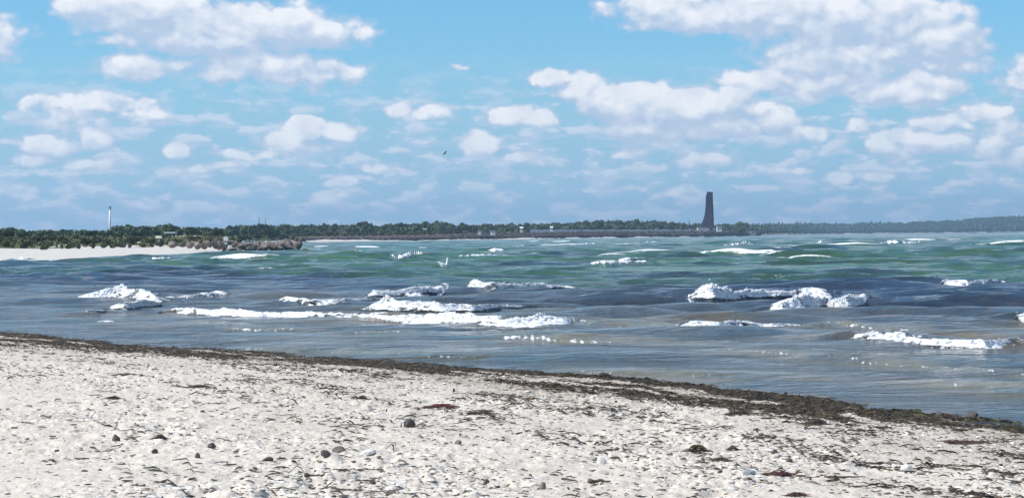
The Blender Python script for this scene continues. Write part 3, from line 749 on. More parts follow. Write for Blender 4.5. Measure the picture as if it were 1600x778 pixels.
def ribbons(pts, lmin, lmax, wd, lift, cols_, name, flat=0.5, align=0.6):
    n = len(pts); K = 5
    ang = np.where(RNG.uniform(0, 1, n) < align, RNG.normal(-0.35, 0.35, n), RNG.uniform(0, np.pi, n))
    L = RNG.uniform(lmin, lmax, n)*(1+RNG.exponential(0.35, n)); wdt = wd*RNG.uniform(.5, 1.5, n)
    curv = RNG.normal(0, 1.0, n); t = np.linspace(-.5, .5, K)
    a = ang[:, None]+curv[:, None]*t[None]
    dx = np.cos(a)*L[:, None]/K; dy = np.sin(a)*L[:, None]/K
    cx = pts[:, 0:1]+np.cumsum(dx, 1)-dx.sum(1, keepdims=True)/2; cy = pts[:, 1:2]+np.cumsum(dy, 1)-dy.sum(1, keepdims=True)/2
    arch = RNG.uniform(0, 1, n)**2*lift*(L/lmax)
    bz = beach_z(pts[:, 0], pts[:, 1])
    zz = np.maximum(beach_z(cx.ravel(), cy.ravel()).reshape(cx.shape), 0.0) + 0.004 + arch[:, None]*(1-(2*t[None])**2) + RNG.uniform(0, lift*.5, n)[:, None]*0.5
    nx = -np.sin(a); ny = np.cos(a); tw = RNG.uniform(-1, 1, n)[:, None]*(1-flat)
    wv = wdt[:, None]*(1-0.6*np.abs(2*t[None])**2)/2
    A = np.stack([cx+nx*wv, cy+ny*wv, zz+tw*wv*2], -1); B_ = np.stack([cx-nx*wv, cy-ny*wv, zz-tw*wv*1.0], -1)
    T = np.stack([cx, cy, zz+wv*0.9], -1)
    V = np.stack([A, T, B_], 2).reshape(-1, 3)             # per piece K*3
    base = (np.arange(n)*K*3)[:, None]
    fl = []
    for j in range(K-1):
        for c in range(2):
            fl.append(np.stack([j*3+c, j*3+c+1, (j+1)*3+c+1, (j+1)*3+c]))
    fl = np.array(fl)
    Fc = (base[:, :, None]+fl[None]).reshape(-1, 4)
    ci = RNG.integers(0, len(cols_), n); cc = np.array(cols_)[ci]*RNG.uniform(.6, 1.4, n)[:, None]
    tint = np.repeat(cc, K*3, 0)
    return mesh_np(name, V, Fc, M_WEED, True, cattrs={'tint': tint})
WEEDC = [(.030, .022, .014), (.045, .030, .018), (.022, .018, .014), (.06, .042, .022), (.042, .040, .018), (.09, .060, .035), (.035, .030, .024)]
pts = pick(27000, f_weed)
me = ribbons(pts, .04, .13, .014, .022, WEEDC, 'seaweed_litter')
link(obj('seaweed_litter', me), kind='stuff', label='band of dark brown and olive seaweed washed up along the waterline', cat='seaweed')
# heaped lumps of weed along the water's edge at right
def f_heap(X, Y, s, w):
    return smooth(-0.25, -0.05, s)*smooth(0.9, 0.35, s)*smooth(-1.0, 3.0, X)*smooth(-.3, .3, vnoise(X*1.1, Y*1.1, 15))
pts = pick(4200, f_heap)
pts2 = np.repeat(pts[:400], 10, 0)+RNG.normal(0, .05, (4000, 2))
me = ribbons(np.concatenate([pts, pts2]), 0.04, .11, .018, .020, [(.026, .020, .012), (.038, .038, .014), (.018, .014, .010), (.055, .055, .018), (.05, .032, .018), (.02, .016, .012)], 'seaweed_heap', 0.5, .45)
link(obj('seaweed_heap', me), kind='stuff', label='lumpy heaped olive and black seaweed at the water edge on the right', cat='seaweed')

def grit(pts, smin, smax, cols_, prob, name, flat=0.6, elong=1.6):
    n = len(pts)
    base = np.array([(1, 0, 0), (0, 1, 0), (-1, 0, 0), (0, -1, 0), (.55, .55, .75), (-.6, .4, .7), (-.1, -.6, .8)])
    fc = np.array([(0, 1, 4), (1, 5, 4), (1, 2, 5), (2, 6, 5), (2, 3, 6), (3, 0, 6), (0, 4, 6), (4, 5, 6)])
    sz = smin+(smax-smin)*RNG.uniform(0, 1, n)**2.6
    V = base[None]*RNG.uniform(.7, 1.3, (n, 7, 3))
    sc = np.stack([sz*RNG.uniform(1, elong, n), sz, sz*flat*RNG.uniform(.5, 1.3, n)], 1)
    V = V*sc[:, None]
    a = RNG.uniform(0, 6.28, n); a = np.where(RNG.uniform(0, 1, n) < .5, RNG.normal(-.2, .3, n), a)
    c_, s_ = np.cos(a)[:, None], np.sin(a)[:, None]
    Vx = V[..., 0]*c_-V[..., 1]*s_+pts[:, 0:1]; Vy = V[..., 0]*s_+V[..., 1]*c_+pts[:, 1:2]
    Vz = V[..., 2]+beach_z(pts[:, 0], pts[:, 1])[:, None]-0.15*sz[:, None]
    ci = RNG.choice(len(cols_), n, p=np.array(prob)/sum(prob)); cc = np.array(cols_)[ci]*RNG.uniform(.7, 1.3, n)[:, None]
    Fc = ((np.arange(n)*7)[:, None, None]+fc[None]).reshape(-1, 3)
    return mesh_np(name, np.stack([Vx, Vy, Vz], -1).reshape(-1, 3), Fc, M_GRIT, False, cattrs={'tint': np.clip(np.repeat(cc, 7, 0), 0, .8)})
GC = [(.075, .065, .055), (.13, .11, .09), (.035, .030, .027), (.66, .65, .62), (.30, .26, .21), (.16, .09, .07)]
def f_grit(X, Y, s, w):
    n = 0.5+0.6*fbm(X*.7, Y*.5, 81, 3)
    near = np.exp(-np.maximum(-w, 0)/3.5)
    return np.clip(smooth(0, .4, s)*(0.05+0.95*near)*np.clip(n, .05, 1), 0, 1)
me = grit(pick(24000, f_grit), .006, .026, GC, [5, 4, 4, 3.2, 3, .6], 'shell_litter')
link(obj('shell_litter', me), kind='stuff', label='fine scatter of broken shells and dark pebbles over the pale sand', cat='shells')
def f_clod(X, Y, s, w): return smooth(1.5, 4, s)*np.clip(.15+1.1*fbm(X*.45, Y*.35, 48, 2), 0.02, 1)
me = grit(pick(9000, f_clod), .008, .034, [(.68, .65, .60), (.60, .57, .52), (.12, .10, .085), (.22, .19, .16)], [4, 3, 1.6, 1.2], 'sand_clods', .45)
link(obj('sand_clods', me), kind='stuff', label='pale clods and crumbs of trampled dry sand', cat='sand clods')

# single finds on the sand
def blob_mesh(name, mat, rx, ry, rz, seed, rough=0.3, flatb=True, sub=2):
    import bmesh
    bm = bmesh.new(); bmesh.ops.create_icosphere(bm, subdivisions=sub, radius=1)
    rr = random.Random(seed)
    planes = [(Vector((rr.gauss(0, 1), rr.gauss(0, 1), rr.gauss(0, 1))).normalized(), rr.uniform(.55, .9)) for _ in range(9)]
    for v in bm.verts:
        p = v.co.copy()
        for n_, d_ in planes:
            k = p.dot(n_)
            if k > d_: p -= n_*(k-d_)*0.85
        p *= 1+rr.uniform(-rough, rough)*0.16
        if flatb and p.z < -0.3: p.z = -0.3
        v.co = (p.x*rx, p.y*ry, p.z*rz)
    me = bpy.data.meshes.new(name); bm.to_mesh(me); bm.free(); me.materials.append(mat)
    return me
def on_sand(px, py):
    p = G(px, py); p.z = float(beach_z(np.array([p.x]), np.array([p.y]))[0]); return p
def stone(px, py, w, h, label, mat=M_STONE, name='beach_stone', cat='stone', group='single stones on the sand', rz=None):
    p = on_sand(px, py); k = p.y/F; W_ = w*k/2*1.1; H_ = h*k
    me = blob_mesh(name, mat, W_, W_*0.8, H_*0.75, int(px*7+py), .5)
    o = obj(name, me); o.location = p+Vector((0, 0, H_*0.18)); o.rotation_euler = (0, random.uniform(-.15, .15), random.uniform(-.4, .4) if rz is None else rz)
    link(o, label=label, cat=cat, group=group); return o
def weed_clump(px, py, w, h, label, cols_=WEEDC, n=60):
    p = on_sand(px, py); k = p.y/F; W_ = w*k; H_ = h*k
    V = []; Fc = []; C_ = []; rr = random.Random(int(px+py*3))
    for i in range(n):
        x0 = rr.gauss(0, W_*.22); y0 = rr.gauss(0, min(W_*.20, .05)); a = rr.uniform(-.7, .7)*min(1, .15/W_); L = W_*rr.uniform(.2, .5)
        if i < 2: x0 = y0 = 0; L = W_*.95; a = -.05; wd = max(.008, H_*.22)*rr.uniform(.6, 1.3)
        z0 = max(0.004, H_*math.exp(-(x0/(W_*.3))**2)*rr.uniform(.15, .85)); cu = rr.uniform(-2, 2)
        col = rr.choice(cols_); b = len(V)
        for j in range(5):
            t = j/4-.5; aa = a+cu*t; X_ = x0+math.cos(aa)*L*t; Y_ = y0+math.sin(aa)*L*t
            Z_ = z0*(1-1.6*t*t)+.002
            for q in (-1, 0, 1): V.append((X_-math.sin(aa)*wd*q/2, Y_+math.cos(aa)*wd*q/2, Z_+(wd*.5 if q == 0 else 0))); C_.append(col)
        for j in range(4):
            for q in (0, 1): Fc.append((b+j*3+q, b+j*3+q+1, b+j*3+q+4, b+j*3+q+3))
    me = mesh_np('seaweed_clump', np.array(V), np.array(Fc), M_WEED, True, cattrs={'tint': np.array(C_)})
    o = obj('seaweed_clump', me); o.location = p
    link(o, label=label, cat='seaweed', group='loose clumps of seaweed on the sand')
def stick(px, py, w, label, tilt=0.0, thick=3, knob=True, branch=False):
    p = on_sand(px, py); k = p.y/F; L = w*k; r = thick*k/2
    m = MB(); rr = random.Random(int(px*3+py)); ptsS = []; rs = []
    for j in range(9):
        t = j/8-.5; ptsS.append((L*t, L*0.10*math.sin(3*t+px)+rr.uniform(-1, 1)*r, r*(1.2+.8*rr.random())+ (L*tilt*t if tilt else 0)+abs(L*tilt)/2)); rs.append(r*(1.25-.9*(j/8))*rr.uniform(.8, 1.2))
    if knob: rs[0] *= 1.7; rs[1] *= 2.1
    m.tube(ptsS, rs, 6)
    if branch:
        for (t, a) in ((3, 1.0), (5, -0.9), (4, 2.2)):
            q = Vector(ptsS[t]); m.tube([q, q+Vector((math.cos(a)*L*.18, math.sin(a)*L*.9, r)), q+Vector((math.cos(a)*L*.3, math.sin(a)*L*1.8, 0.0))], [r*.8, r*.6, r*.3], 5)
    o = m.build('driftwood_stick', M_WOOD, None, True, label=label, cat='driftwood', group='sticks of driftwood'); o.location = p
    return o
def shell(px, py, w, label):
    p = on_sand(px, py); k = p.y/F; r = w*k/2; m = MB(); rings = []
    for i in range(6):
        t = i/5; rad = r*math.cos(t*1.5); rings.append([(rad*math.cos(a)*(1+.05*math.cos(9*a)), rad*.85*math.sin(a), r*.55*math.sin(t*1.5)) for a in [2*math.pi*j/18 for j in range(18)]])
    m.quadgrid(rings); o = m.build('mussel_shell', M_PALESTONE, None, True, label=label, cat='shell', group='pale shells on the sand'); o.location = p; o.rotation_euler = (.25, 0, random.uniform(0, 3))

o = stone(640, 665, 18, 15, 'dark upright wedge shaped stone in the middle of the sand')
o = stick(629, 667, 12, 'thin dark upright twig beside the wedge shaped stone', thick=3, knob=False); o.rotation_euler = (0, -1.45, 0)
stone(181, 691, 15, 13, 'dark rounded stone on the pale sand at left, left of two others')
weed_clump(250, 688, 26, 9, 'small black clump between two dark stones at left')
stone(331, 703, 14, 9, 'dark oval pebble right of the black clump at left')
stone(309, 714, 9, 9, 'small pointed dark pebble just below the oval pebble')
stone(242, 708, 10, 8, 'small dark pebble under the black clump at left')
stone(278, 660, 14, 7, 'flat dark pebble higher up on the left sand')
weed_clump(176, 624, 30, 6, 'flat dark weed patch alone on the smooth sand at upper left')
weed_clump(198, 588, 60, 6, 'long thin dark weed streak near the waterline at left')
stone(508, 725, 18, 12, 'dark angular stone leaning on a sand hummock')
stone(528, 706, 22, 11, 'rough grey clod with a dark hollow on the sand hummock', mat=M_ROCK)
stone(575, 712, 26, 11, 'pale lumpy clod at the right end of the sand hummock', mat=M_PALESTONE)
stick(492, 748, 34, 'dark stick with a thick knob at its left end', thick=3)
stone(582, 755, 12, 8, 'small grey pebble right of the knobbed stick')
shell(652, 752, 14, 'round white shell half buried in the sand near the bottom')
stone(716, 697, 11, 7, 'small ring shaped grey pebble right of the wedge shaped stone', mat=M_ROCK)
stone(760, 752, 9, 9, 'small dark cube like pebble near the bottom centre')
stone(418, 721, 20, 7, 'flat brown piece of wood on the sand', mat=M_WOOD, name='driftwood_chip', cat='driftwood', group='sticks of driftwood')
stone(612, 773, 20, 7, 'dark pointed flake at the bottom edge left of centre', mat=M_WOOD, name='driftwood_chip', cat='driftwood', group='sticks of driftwood')
stone(848, 764, 15, 12, 'grey round stone with pale top near the bottom right of centre', mat=M_ROCK)
stick(937, 763, 34, 'flat dark pointed piece of driftwood near the bottom', thick=6, knob=False)
stone(940, 722, 16, 13, 'pale triangular shell fragment standing on edge', mat=M_PALESTONE, name='shell_fragment', cat='shell', group='pale shells on the sand')
weed_clump(1090, 707, 36, 13, 'dark brown weed clump with a tail pointing left on the right sand')
weed_clump(1145, 704, 20, 8, 'small curled dark weed right of the tailed clump')
stick(976, 704, 30, 'dark branching twig left of the tailed weed clump', thick=3, branch=True)
weed_clump(1020, 662, 18, 8, 'small dark curl of weed below the weed band')
weed_clump(1153, 647, 40, 11, 'dark weed mound just below the weed band at right')
weed_clump(1125, 720, 40, 6, 'thin dark weed line under the tailed clump')
weed_clump(1220, 743, 44, 6, 'reddish brown weed strand at lower right', [(.07, .025, .022), (.05, .02, .018)])
stick(1318, 748, 60, 'long thin dark strand like twig at lower right', thick=4, knob=False)
stone(1234, 722, 10, 9, 'round black pebble at lower right')
stone(1210, 708, 11, 8, 'round dark pebble above the black one at lower right')
stone(1417, 735, 18, 12, 'white stone with a grey side at lower right', mat=M_PALESTONE)
stone(1171, 745, 20, 9, 'blue grey flat pebble beside the brown twig end', mat=simple('blue_grey_stone', (.20, .235, .26), .7, .2, 30))
stone(1532, 774, 16, 7, 'flat dark pebble at the bottom right edge')
stone(1487, 763, 14, 5, 'thin flat dark pebble left of the bottom right one')
weed_clump(1245, 775, 34, 6, 'brownish red weed clump at the bottom right of centre', [(.07, .03, .025), (.04, .02, .018)])
weed_clump(690, 635, 52, 8, 'reddish brown curled weed strand in the middle of the sand', [(.10, .028, .022), (.06, .02, .018)])
weed_clump(750, 648, 52, 8, 'dark weed streak right of the reddish strand')
weed_clump(565, 625, 20, 7, 'small dark weed bit with a pale shell left of centre')
weed_clump(312, 605, 40, 6, 'dark weed line on the upper left sand')
weed_clump(945, 592, 28, 9, 'black weed hump sitting at the waterline near the centre')
weed_clump(1275, 662, 34, 10, 'dark weed wad with white shells below the weed heap')
weed_clump(1500, 692, 100, 4, 'long reddish brown weed streak below the heap at far right', [(.07, .035, .028), (.05, .03, .02), (.09, .06, .045)], 120)
p = at_z(1520, 652); me = blob_mesh('weedy_rock', M_STONE, .085, .08, .07, 5, .7)
o = obj('weedy_rock', me); o.location = p+Vector((0, 0, .02)); link(o, label='small dark weed covered rock standing in the shallow water at right', cat='rock')
for (px, py, w_, lab) in ((1295, 660, 8, 'tiny white shell on the dark weed wad'), (1335, 688, 9, 'white shell in the middle of the right hand sand'), (985, 628, 9, 'white shell just under the weed band at centre'), (1405, 661, 9, 'white shell on the seaward side of the right sand'), (1530, 684, 12, 'white shell under the weed heap at far right'), (1583, 754, 12, 'white shell close to the right edge'), (60, 672, 9, 'white shell near the left edge')):
    shell(px, py, w_, lab)

# ------------------------------------------------------------------ far coast
CO_PX = [(-900, 215), (-300, 200), (0, 200), (100, 206), (200, 238), (300, 268), (345, 300), (365, 420), (400, 720), (480, 900), (700, 1000), (900, 1260), (1100, 1600), (1180, 2000),
         (1230, 3000), (1300, 4200), (1600, 4500), (2500, 4300)]
def coastD(px): return np.interp(px, [c[0] for c in CO_PX], [c[1] for c in CO_PX])
def landz(px, D):
    px = np.asarray(px, float); D = np.asarray(D, float)
    X = D*(px-800)/F; t = D-coastD(px)*(1+0.012*vnoise(X/18, D/60, 2))
    left = smooth(420, 345, px)
    z1 = np.where(t < 0, t*0.02, 0)                                   # under water
    nearb = np.clip(t, 0, 150)*0.0060 + smooth(110, 190, t)*1.0       # wide white beach, then dunes
    dune = smooth(105, 190, t)*(0.75*np.maximum(fbm(X/9, D/40, 14, 3), -.3)+0.35)
    farb = smooth(0, 14, t)*0.9 + smooth(14, 40, t)*1.8 + smooth(40, 400, t)*1.6
    right = smooth(1200, 1300, px)
    hill = right*(smooth(0, 500, t)*(9+16*smooth(1350, 1600, px))+ 3*fbm(X/400, D/600, 15, 2)*smooth(0, 500, t))
    zz = z1 + left*(nearb+dune*(t > 0)) + (1-left)*farb*(1-right) + hill*(t > 0) + right*smooth(0, 30, t)*1.0
    return np.maximum(zz, -1.0)
cols = np.linspace(-900, 2500, 760)
rows = [150.0]
while rows[-1] < 8500: rows.append(rows[-1]*1.012)
DD, PP = np.meshgrid(np.array(rows), cols, indexing='ij')
Zl = landz(PP, DD); X = DD*(PP-800)/F
t = DD-coastD(PP)
left = smooth(420, 345, PP)
sandm = left*smooth(140, 92, t+30*fbm(X/14, DD/50, 18, 3)) + (1-left)*smooth(20, 8, t)*0.9
sandm = np.maximum(sandm, left*0.8*smooth(0.45, .8, fbm(X/9, DD/40, 14, 3))*smooth(330, 240, t))
me = mesh_np('coast_terrain', np.stack([X.ravel(), DD.ravel(), Zl.ravel()], 1), grid_faces(*X.shape), M_LAND, attrs={'sand': sandm})
link(obj('coast_terrain', me), kind='structure')
def lz(px, D): return float(landz(np.array([px]), np.array([float(D)]))[0])
def onland(px, D): return Vector((D*(px-800)/F, D, lz(px, D)))

# ---- trees
def crown_mesh(name, mat, seed, n=520, flat=1.0, lobes=7, leaf=.11):
    """crown of unit radius and unit height made of leaf clumps, base at z=0"""
    rr = np.random.default_rng(seed); L = []
    for i in range(lobes):
        a = rr.uniform(0, 6.28); q = rr.uniform(0.15, .55)
        L.append((math.cos(a)*q, math.sin(a)*q, rr.uniform(.30, .62)*flat, rr.uniform(.28, .42)))
    L.append((rr.uniform(-.1, .1), 0, .5*flat, .45))
    V = []; Fc = []
    for i in range(n):
        lx, ly, lz_, lr = L[rr.integers(len(L))]
        d = rr.normal(size=3); d /= np.linalg.norm(d); r = lr*(rr.uniform(.5, 1.0))
        c = np.array((lx, ly, lz_))+d*r*np.array((1, 1, .8*flat))
        if c[2] < 0.02: continue
        a = rr.normal(size=3); a /= np.linalg.norm(a); b = np.cross(a, d+rr.normal(size=3)*.6); b /= np.linalg.norm(b)+1e-6
        s_ = leaf*rr.uniform(.6, 1.4); k = len(V)
        V += [c+a*s_, c+b*s_*.7, c-a*s_, c-b*s_*.7]; Fc.append((k, k+1, k+2, k+3))
    return mesh_np(name, np.array(V), np.array(Fc), mat, False)
def trunk_mesh(name, seed):
    rr = random.Random(seed); m = MB()
    m.tube([(0, 0, -.08), (rr.uniform(-.02, .02), 0, .25), (rr.uniform(-.05, .05), rr.uniform(-.04, .04), .6)], [.045, .032, .016], 6)
    for k in range(4):
        a = rr.uniform(0, 6.28); z0 = rr.uniform(.22, .4)
        m.tube([(0, 0, z0), (math.cos(a)*.2, math.sin(a)*.2, z0+.2), (math.cos(a)*.4, math.sin(a)*.4, z0+.34)], [.02, .013, .006], 5)
    return m.mesh(name, M_BARK, True)
CROWNS = [crown_mesh('crown', M_LEAF, 100+i, 620, 1.0, 6, .12) for i in range(6)]
TRUNKS = [trunk_mesh('trunk', i) for i in range(3)]
SHRUBS = [crown_mesh('foliage', M_SCRUB, 200+i, 380, .9, 6, .14) for i in range(4)]
STEMS = [trunk_mesh('stem', 20+i) for i in range(2)]
def tree(px, D, topy, wpx, label, group, shrub=False, name=None):
    """a tree on the land at column px and distance D whose top shows at photo row topy"""
    b = onland(px, D); top = CAMZ+(hor(px)-topy)*D/F; h = max(top-b.z, 1.0 if shrub else 2.5); w = wpx*D/F/2
    w = min(w, h*1.3)
    nm = name or ('shrub' if shrub else 'tree')
    o = empty(nm, b, random.uniform(0, 6.28), label=label, cat='shrub' if shrub else 'tree', group=group)
    c = obj('foliage' if shrub else 'crown', random.choice(SHRUBS if shrub else CROWNS)); t_ = obj('stem' if shrub else 'trunk', random.choice(STEMS if shrub else TRUNKS))
    link(c, o); link(t_, o)
    z0 = h*(0.0 if shrub else 0.10)
    c.location = (0, 0, z0-.05*h); c.scale = (w, w, (h-z0)*1.05); t_.scale = (w, w, h*.9) if not shrub else (w, w, h*.8)
    return o
TOP = [(-300, 352), (0, 353), (25, 353), (38, 358), (90, 357), (150, 357), (172, 358), (182, 350), (235, 350), (255, 348), (275, 348), (300, 352), (340, 354), (385, 349), (470, 350),
       (520, 349), (552, 351), (566, 344), (574, 344), (582, 351), (598, 352), (612, 347), (640, 347), (663, 345), (680, 348), (690, 344), (712, 348), (740, 348), (780, 347), (830, 347), (845, 349), (858, 345), (885, 347),
       (900, 346), (935, 343), (960, 342), (1000, 343), (1010, 341), (1035, 344), (1060, 345), (1080, 349), (1110, 348), (1140, 347), (1160, 346), (1175, 349), (1210, 351)]
def stretch(px):
    for a, b_ in ((-20, 'just beyond the left edge of the view'), (165, 'left of the white mast'), (345, 'between the white mast and the rock groyne'), (480, 'behind the rock groyne'), (560, 'between the groyne tip and the single taller tree'), (655, 'between the single taller tree and the two others'),
                  (700, 'around the two taller trees'), (812, 'left of the narrow white gable'), (866, 'between the white gable and the small white house'), (945, 'right of the small white house'), (1095, 'left of the brick tower')):
        if px < a: return b_
    return 'right of the brick tower'
def topy(px): return float(np.interp(px, [t_[0] for t_ in TOP], [t_[1] for t_ in TOP]))
# back rows: the skyline of the wood; front rows: lower trees and bushes along the water
px = 335
while px < 1172:
    D = coastD(px)+random.uniform(150, 260)
    if px < 420: D = random.uniform(820, 950)
    tree(px, D, topy(px)+random.uniform(-2.5, 2.5), random.uniform(20, 38), 'rounded dark green skyline tree '+stretch(px), 'skyline trees '+stretch(px))
    px += random.uniform(5.5, 9.5)
px = 350
while px < 1185:
    D = coastD(px)+random.uniform(70, 130)
    if px < 440: D = random.uniform(780, 830)
    ty = topy(px)+random.uniform(3, 8)
    tree(px, D, ty, random.uniform(16, 28), 'lower grey green tree '+stretch(px), 'front row trees '+stretch(px))
    px += random.uniform(6, 10)
px = 485
while px < 1170:
    D = coastD(px)+random.uniform(48, 62)
    if 1078 < px < 1128: px += 8; continue
    tree(px, D, random.uniform(356, 360) + (1.5 if px < 640 else 0), random.uniform(14, 24), 'low bush at the far waterfront '+stretch(px), 'waterfront bushes '+stretch(px), True)
    px += random.uniform(8, 13)
# left wood behind the white beach
px = -60
while px < 345:
    D = random.uniform(620, 720)
    tree(px, D, topy(px)+random.uniform(-1, 2), random.uniform(24, 42), 'dark skyline tree behind the white beach '+stretch(px), 'skyline trees behind the beach '+stretch(px))
    px += random.uniform(7, 12)
px = -60
while px < 350:
    D = random.uniform(500, 590)
    tree(px, D, topy(px)+random.uniform(5, 10), random.uniform(26, 44), 'lower green tree behind the white beach '+stretch(px), 'lower trees behind the beach '+stretch(px))
    px += random.uniform(9, 15)
tree(8, 430, 355, 44, 'broad dark round tree at the left edge above the white beach', 'big trees at the left end of the beach')
tree(30, 425, 360, 30, 'dark tree right beside the broad round one at the left edge', 'big trees at the left end of the beach')
tree(-40, 430, 354, 44, 'dark tree just beyond the left edge of the view', 'big trees at the left end of the beach')
tree(566, 1090, 344, 15, 'single taller tree rising above the skyline left of centre', 'landmark trees of the wood')
tree(664, 1120, 345, 14, 'taller rounded tree rising above the wood near the centre', 'landmark trees of the wood')
tree(690, 1130, 344, 15, 'second taller tree rising above the wood near the centre', 'landmark trees of the wood')
tree(936, 1400, 341, 18, 'tall bushy tree on the skyline between wood and tower', 'landmark trees of the wood')
tree(1160, 1750, 345, 22, 'dark round tree at the right end of the wood beside the tower', 'landmark trees of the wood')
px = -50
while px < 345:
    D = float(coastD(px))+random.uniform(108, 175)
    y_ = random.uniform(366, 374)+ (3 if px > 250 else 0)
    tree(px, D, y_, random.uniform(18, 34), 'dense dark bush in the dunes '+stretch(px), 'dune bushes '+stretch(px), True)
    px += random.uniform(5, 8)
for px in range(60, 340, 16):
    tree(px+random.uniform(-8, 8), float(coastD(px))+random.uniform(92, 105), random.uniform(377, 381), random.uniform(9, 18), 'low dark tuft at the sandy dune foot '+stretch(px), 'dune foot tufts '+stretch(px), True)
px = 352
while px < 480:
    tree(px, float(coastD(px))+random.uniform(20, 45), random.uniform(362, 367), random.uniform(14, 24), 'mid green bush showing just above the rock groyne', 'bushes behind the rock groyne', True)
    px += random.uniform(7, 11)

# the blue wooded headland at right: one mass
vs = []; fs = []
rr = np.random.default_rng(5); base_ = [crown_mesh('c', M_FARLEAF, 300+i, 110, 1.0, 6, .24) for i in range(4)]
cd = []
for m_ in base_:
    v = np.empty(len(m_.vertices)*3); m_.vertices.foreach_get('co', v); f = np.empty(len(m_.loops), dtype=np.int32); m_.loops.foreach_get('vertex_index', f)
    cd.append((v.reshape(-1, 3), f.reshape(-1, 4)))
off = 0
FT = [(1150, 350), (1200, 348), (1240, 346), (1290, 347), (1330, 348), (1350, 345), (1400, 346), (1415, 347), (1425, 344), (1465, 344), (1490, 343), (1520, 339), (1560, 337), (1600, 335), (1900, 333)]
for row, (dD, drop) in enumerate(((60, 14), (160, 9), (320, 5), (520, 0))):
    px = 1166.0
    while px < 1900:
        D = coastD(px)+dD+rr.uniform(-40, 40); ty = np.interp(px, [a for a, b in FT], [b for a, b in FT])
        hz_ = hor(px); ty = ty+(hz_-ty)*drop/24+rr.uniform(-.9, .9)
        b = onland(px, D); h = max(CAMZ+(hz_-ty)*D/F-b.z, 6); w = rr.uniform(4.5, 8)*D/F
        v, f = cd[rr.integers(4)]
        vs.append(v*np.array([w, w, h])+np.array(b)); fs.append(f+off); off += len(v)
        px += rr.uniform(3.5, 6.0)
me = mesh_np('distant_wood', np.concatenate(vs), np.concatenate(fs), M_FARLEAF, False)
link(obj('distant_wood', me), kind='stuff', label='bluish wooded headland across the bay on the right', cat='wood')

# ---- dune grass tufts at left
V = []; Fc = []
for i in range(5200):
    px = random.uniform(-80, 350); t_ = random.uniform(118, 260); D = float(coastD(px))+t_
    if fbm(np.array([px/14.0]), np.array([D/25.0]), 23, 2)[0] < -0.1: continue
    b = onland(px, D); h = random.uniform(.25, .8); a = random.uniform(0, 6.28); w = random.uniform(.10, .3); k = len(V)
    V += [b+Vector((math.cos(a)*w, math.sin(a)*w, -.05)), b-Vector((math.cos(a)*w, math.sin(a)*w, .05)), b+Vector((random.uniform(-.3, .3), 0, h))]; Fc.append((k, k+1, k+2))
me = mesh_np('dune_grass', np.array([tuple(v) for v in V]), np.array(Fc), simple('dune_grass', (.15, .14, .07), .9, .4, .2), False)
link(obj('dune_grass', me), kind='stuff', label='tufts of dry dune grass behind the white beach', cat='grass')

# ------------------------------------------------------------------ rock groyne
gro = empty('rock_groyne', at_z(345, 396), label='groyne of piled brown boulders reaching from the white beach into the sea', cat='groyne')
BM = [blob_mesh('boulder', M_ROCK, 1, 1, 1, 900+i, .55, False) for i in range(6)]
def boulder(px, py, w, h):
    """px, py: centre of its foot"""
    zb = 0.0
    if px < 330: D = 285+max(0, (px-265))*.25
    else: D = 300+(px-345)*.24
    Dd = D + max(0, (391-py))*0.9
    zc = CAMZ+(hor(px)-(py-h/2))*Dd/F
    o = obj('boulder', random.choice(BM)); k = Dd/F
    o.location = Vector((Dd*(px-800)/F, Dd, zc)) - gro.location
    o.scale = (w*k/2*1.14, w*k/2*1.05, h*k/2*1.42); o.rotation_euler = (random.uniform(-.25, .25), random.uniform(-.25, .25), random.uniform(0, 6.28) if abs(w-h) < 3 else random.choice((0, 3.14))+random.uniform(-.2, .2))
    link(o, gro)
for (px, py, w, h) in [(270, 386, 15, 8), (284, 386, 12, 8), (297, 387, 14, 8), (308, 388, 12, 9), (318, 388, 13, 8), (326, 386, 12, 9), (335, 387, 12, 12), (343, 389, 12, 10), (351, 390, 12, 12), (356, 382, 14, 7),
      (362, 393, 14, 6), (374, 394, 12, 5), (371, 386, 18, 7), (378, 389, 15, 8), (389, 386, 14, 7), (391, 394, 14, 9), (398, 391, 10, 8), (385, 393, 10, 6), (404, 387, 12, 8), (407, 393, 12, 7), (413, 390, 14, 9), (418, 385, 16, 6),
      (424, 390, 14, 10), (432, 393, 22, 8), (436, 387, 18, 8), (447, 381, 10, 7), (446, 389, 16, 9), (452, 386, 14, 9), (457, 392, 18, 6), (463, 380, 7, 9), (464, 389, 14, 12), (469, 386, 8, 10), (478, 392, 9, 4),
      (428, 384, 18, 5), (399, 384, 14, 5), (340, 382, 14, 6), (322, 381, 12, 5), (304, 382, 12, 5), (365, 381, 14, 5), (440, 384, 12, 6), (411, 383, 12, 5)]:
    boulder(px, py, w, h)
D = 322; p0 = at_D(398, 382.5, D); p1 = at_D(432, 383, D)
MB().box(0, p1.x-p0.x, 0, 2.0, 0, .16).build('cap_slab', M_CONC, gro).location = p0 - gro.location
def post_sign():
    D = 300; b = at_D(353, 384, D); o = empty('round_sign', b, label='round white sign on a short post at the root of the rock groyne', cat='sign')
    MB().tube([(0, 0, -.3), (0, 0, .9)], .05, 8).build('post', M_STEEL, o)
    m = MB(); ring = lambda y: [(.40*math.cos(a), y, 1.12+.36*math.sin(a)) for a in [2*math.pi*k/24 for k in range(24)]]
    m.quadgrid([ring(-.09), ring(-.05)]).build('disc', M_WHITE, o)
    MB().box(-.22, .22, -.04, .04, .25, .5).build('sign_plate', M_WHITE, o)
post_sign()
b = at_D(416, 383, 323); o = empty('marker_post', b+Vector((0, 0, .1)), label='slim white marker post standing on the groyne', cat='post')
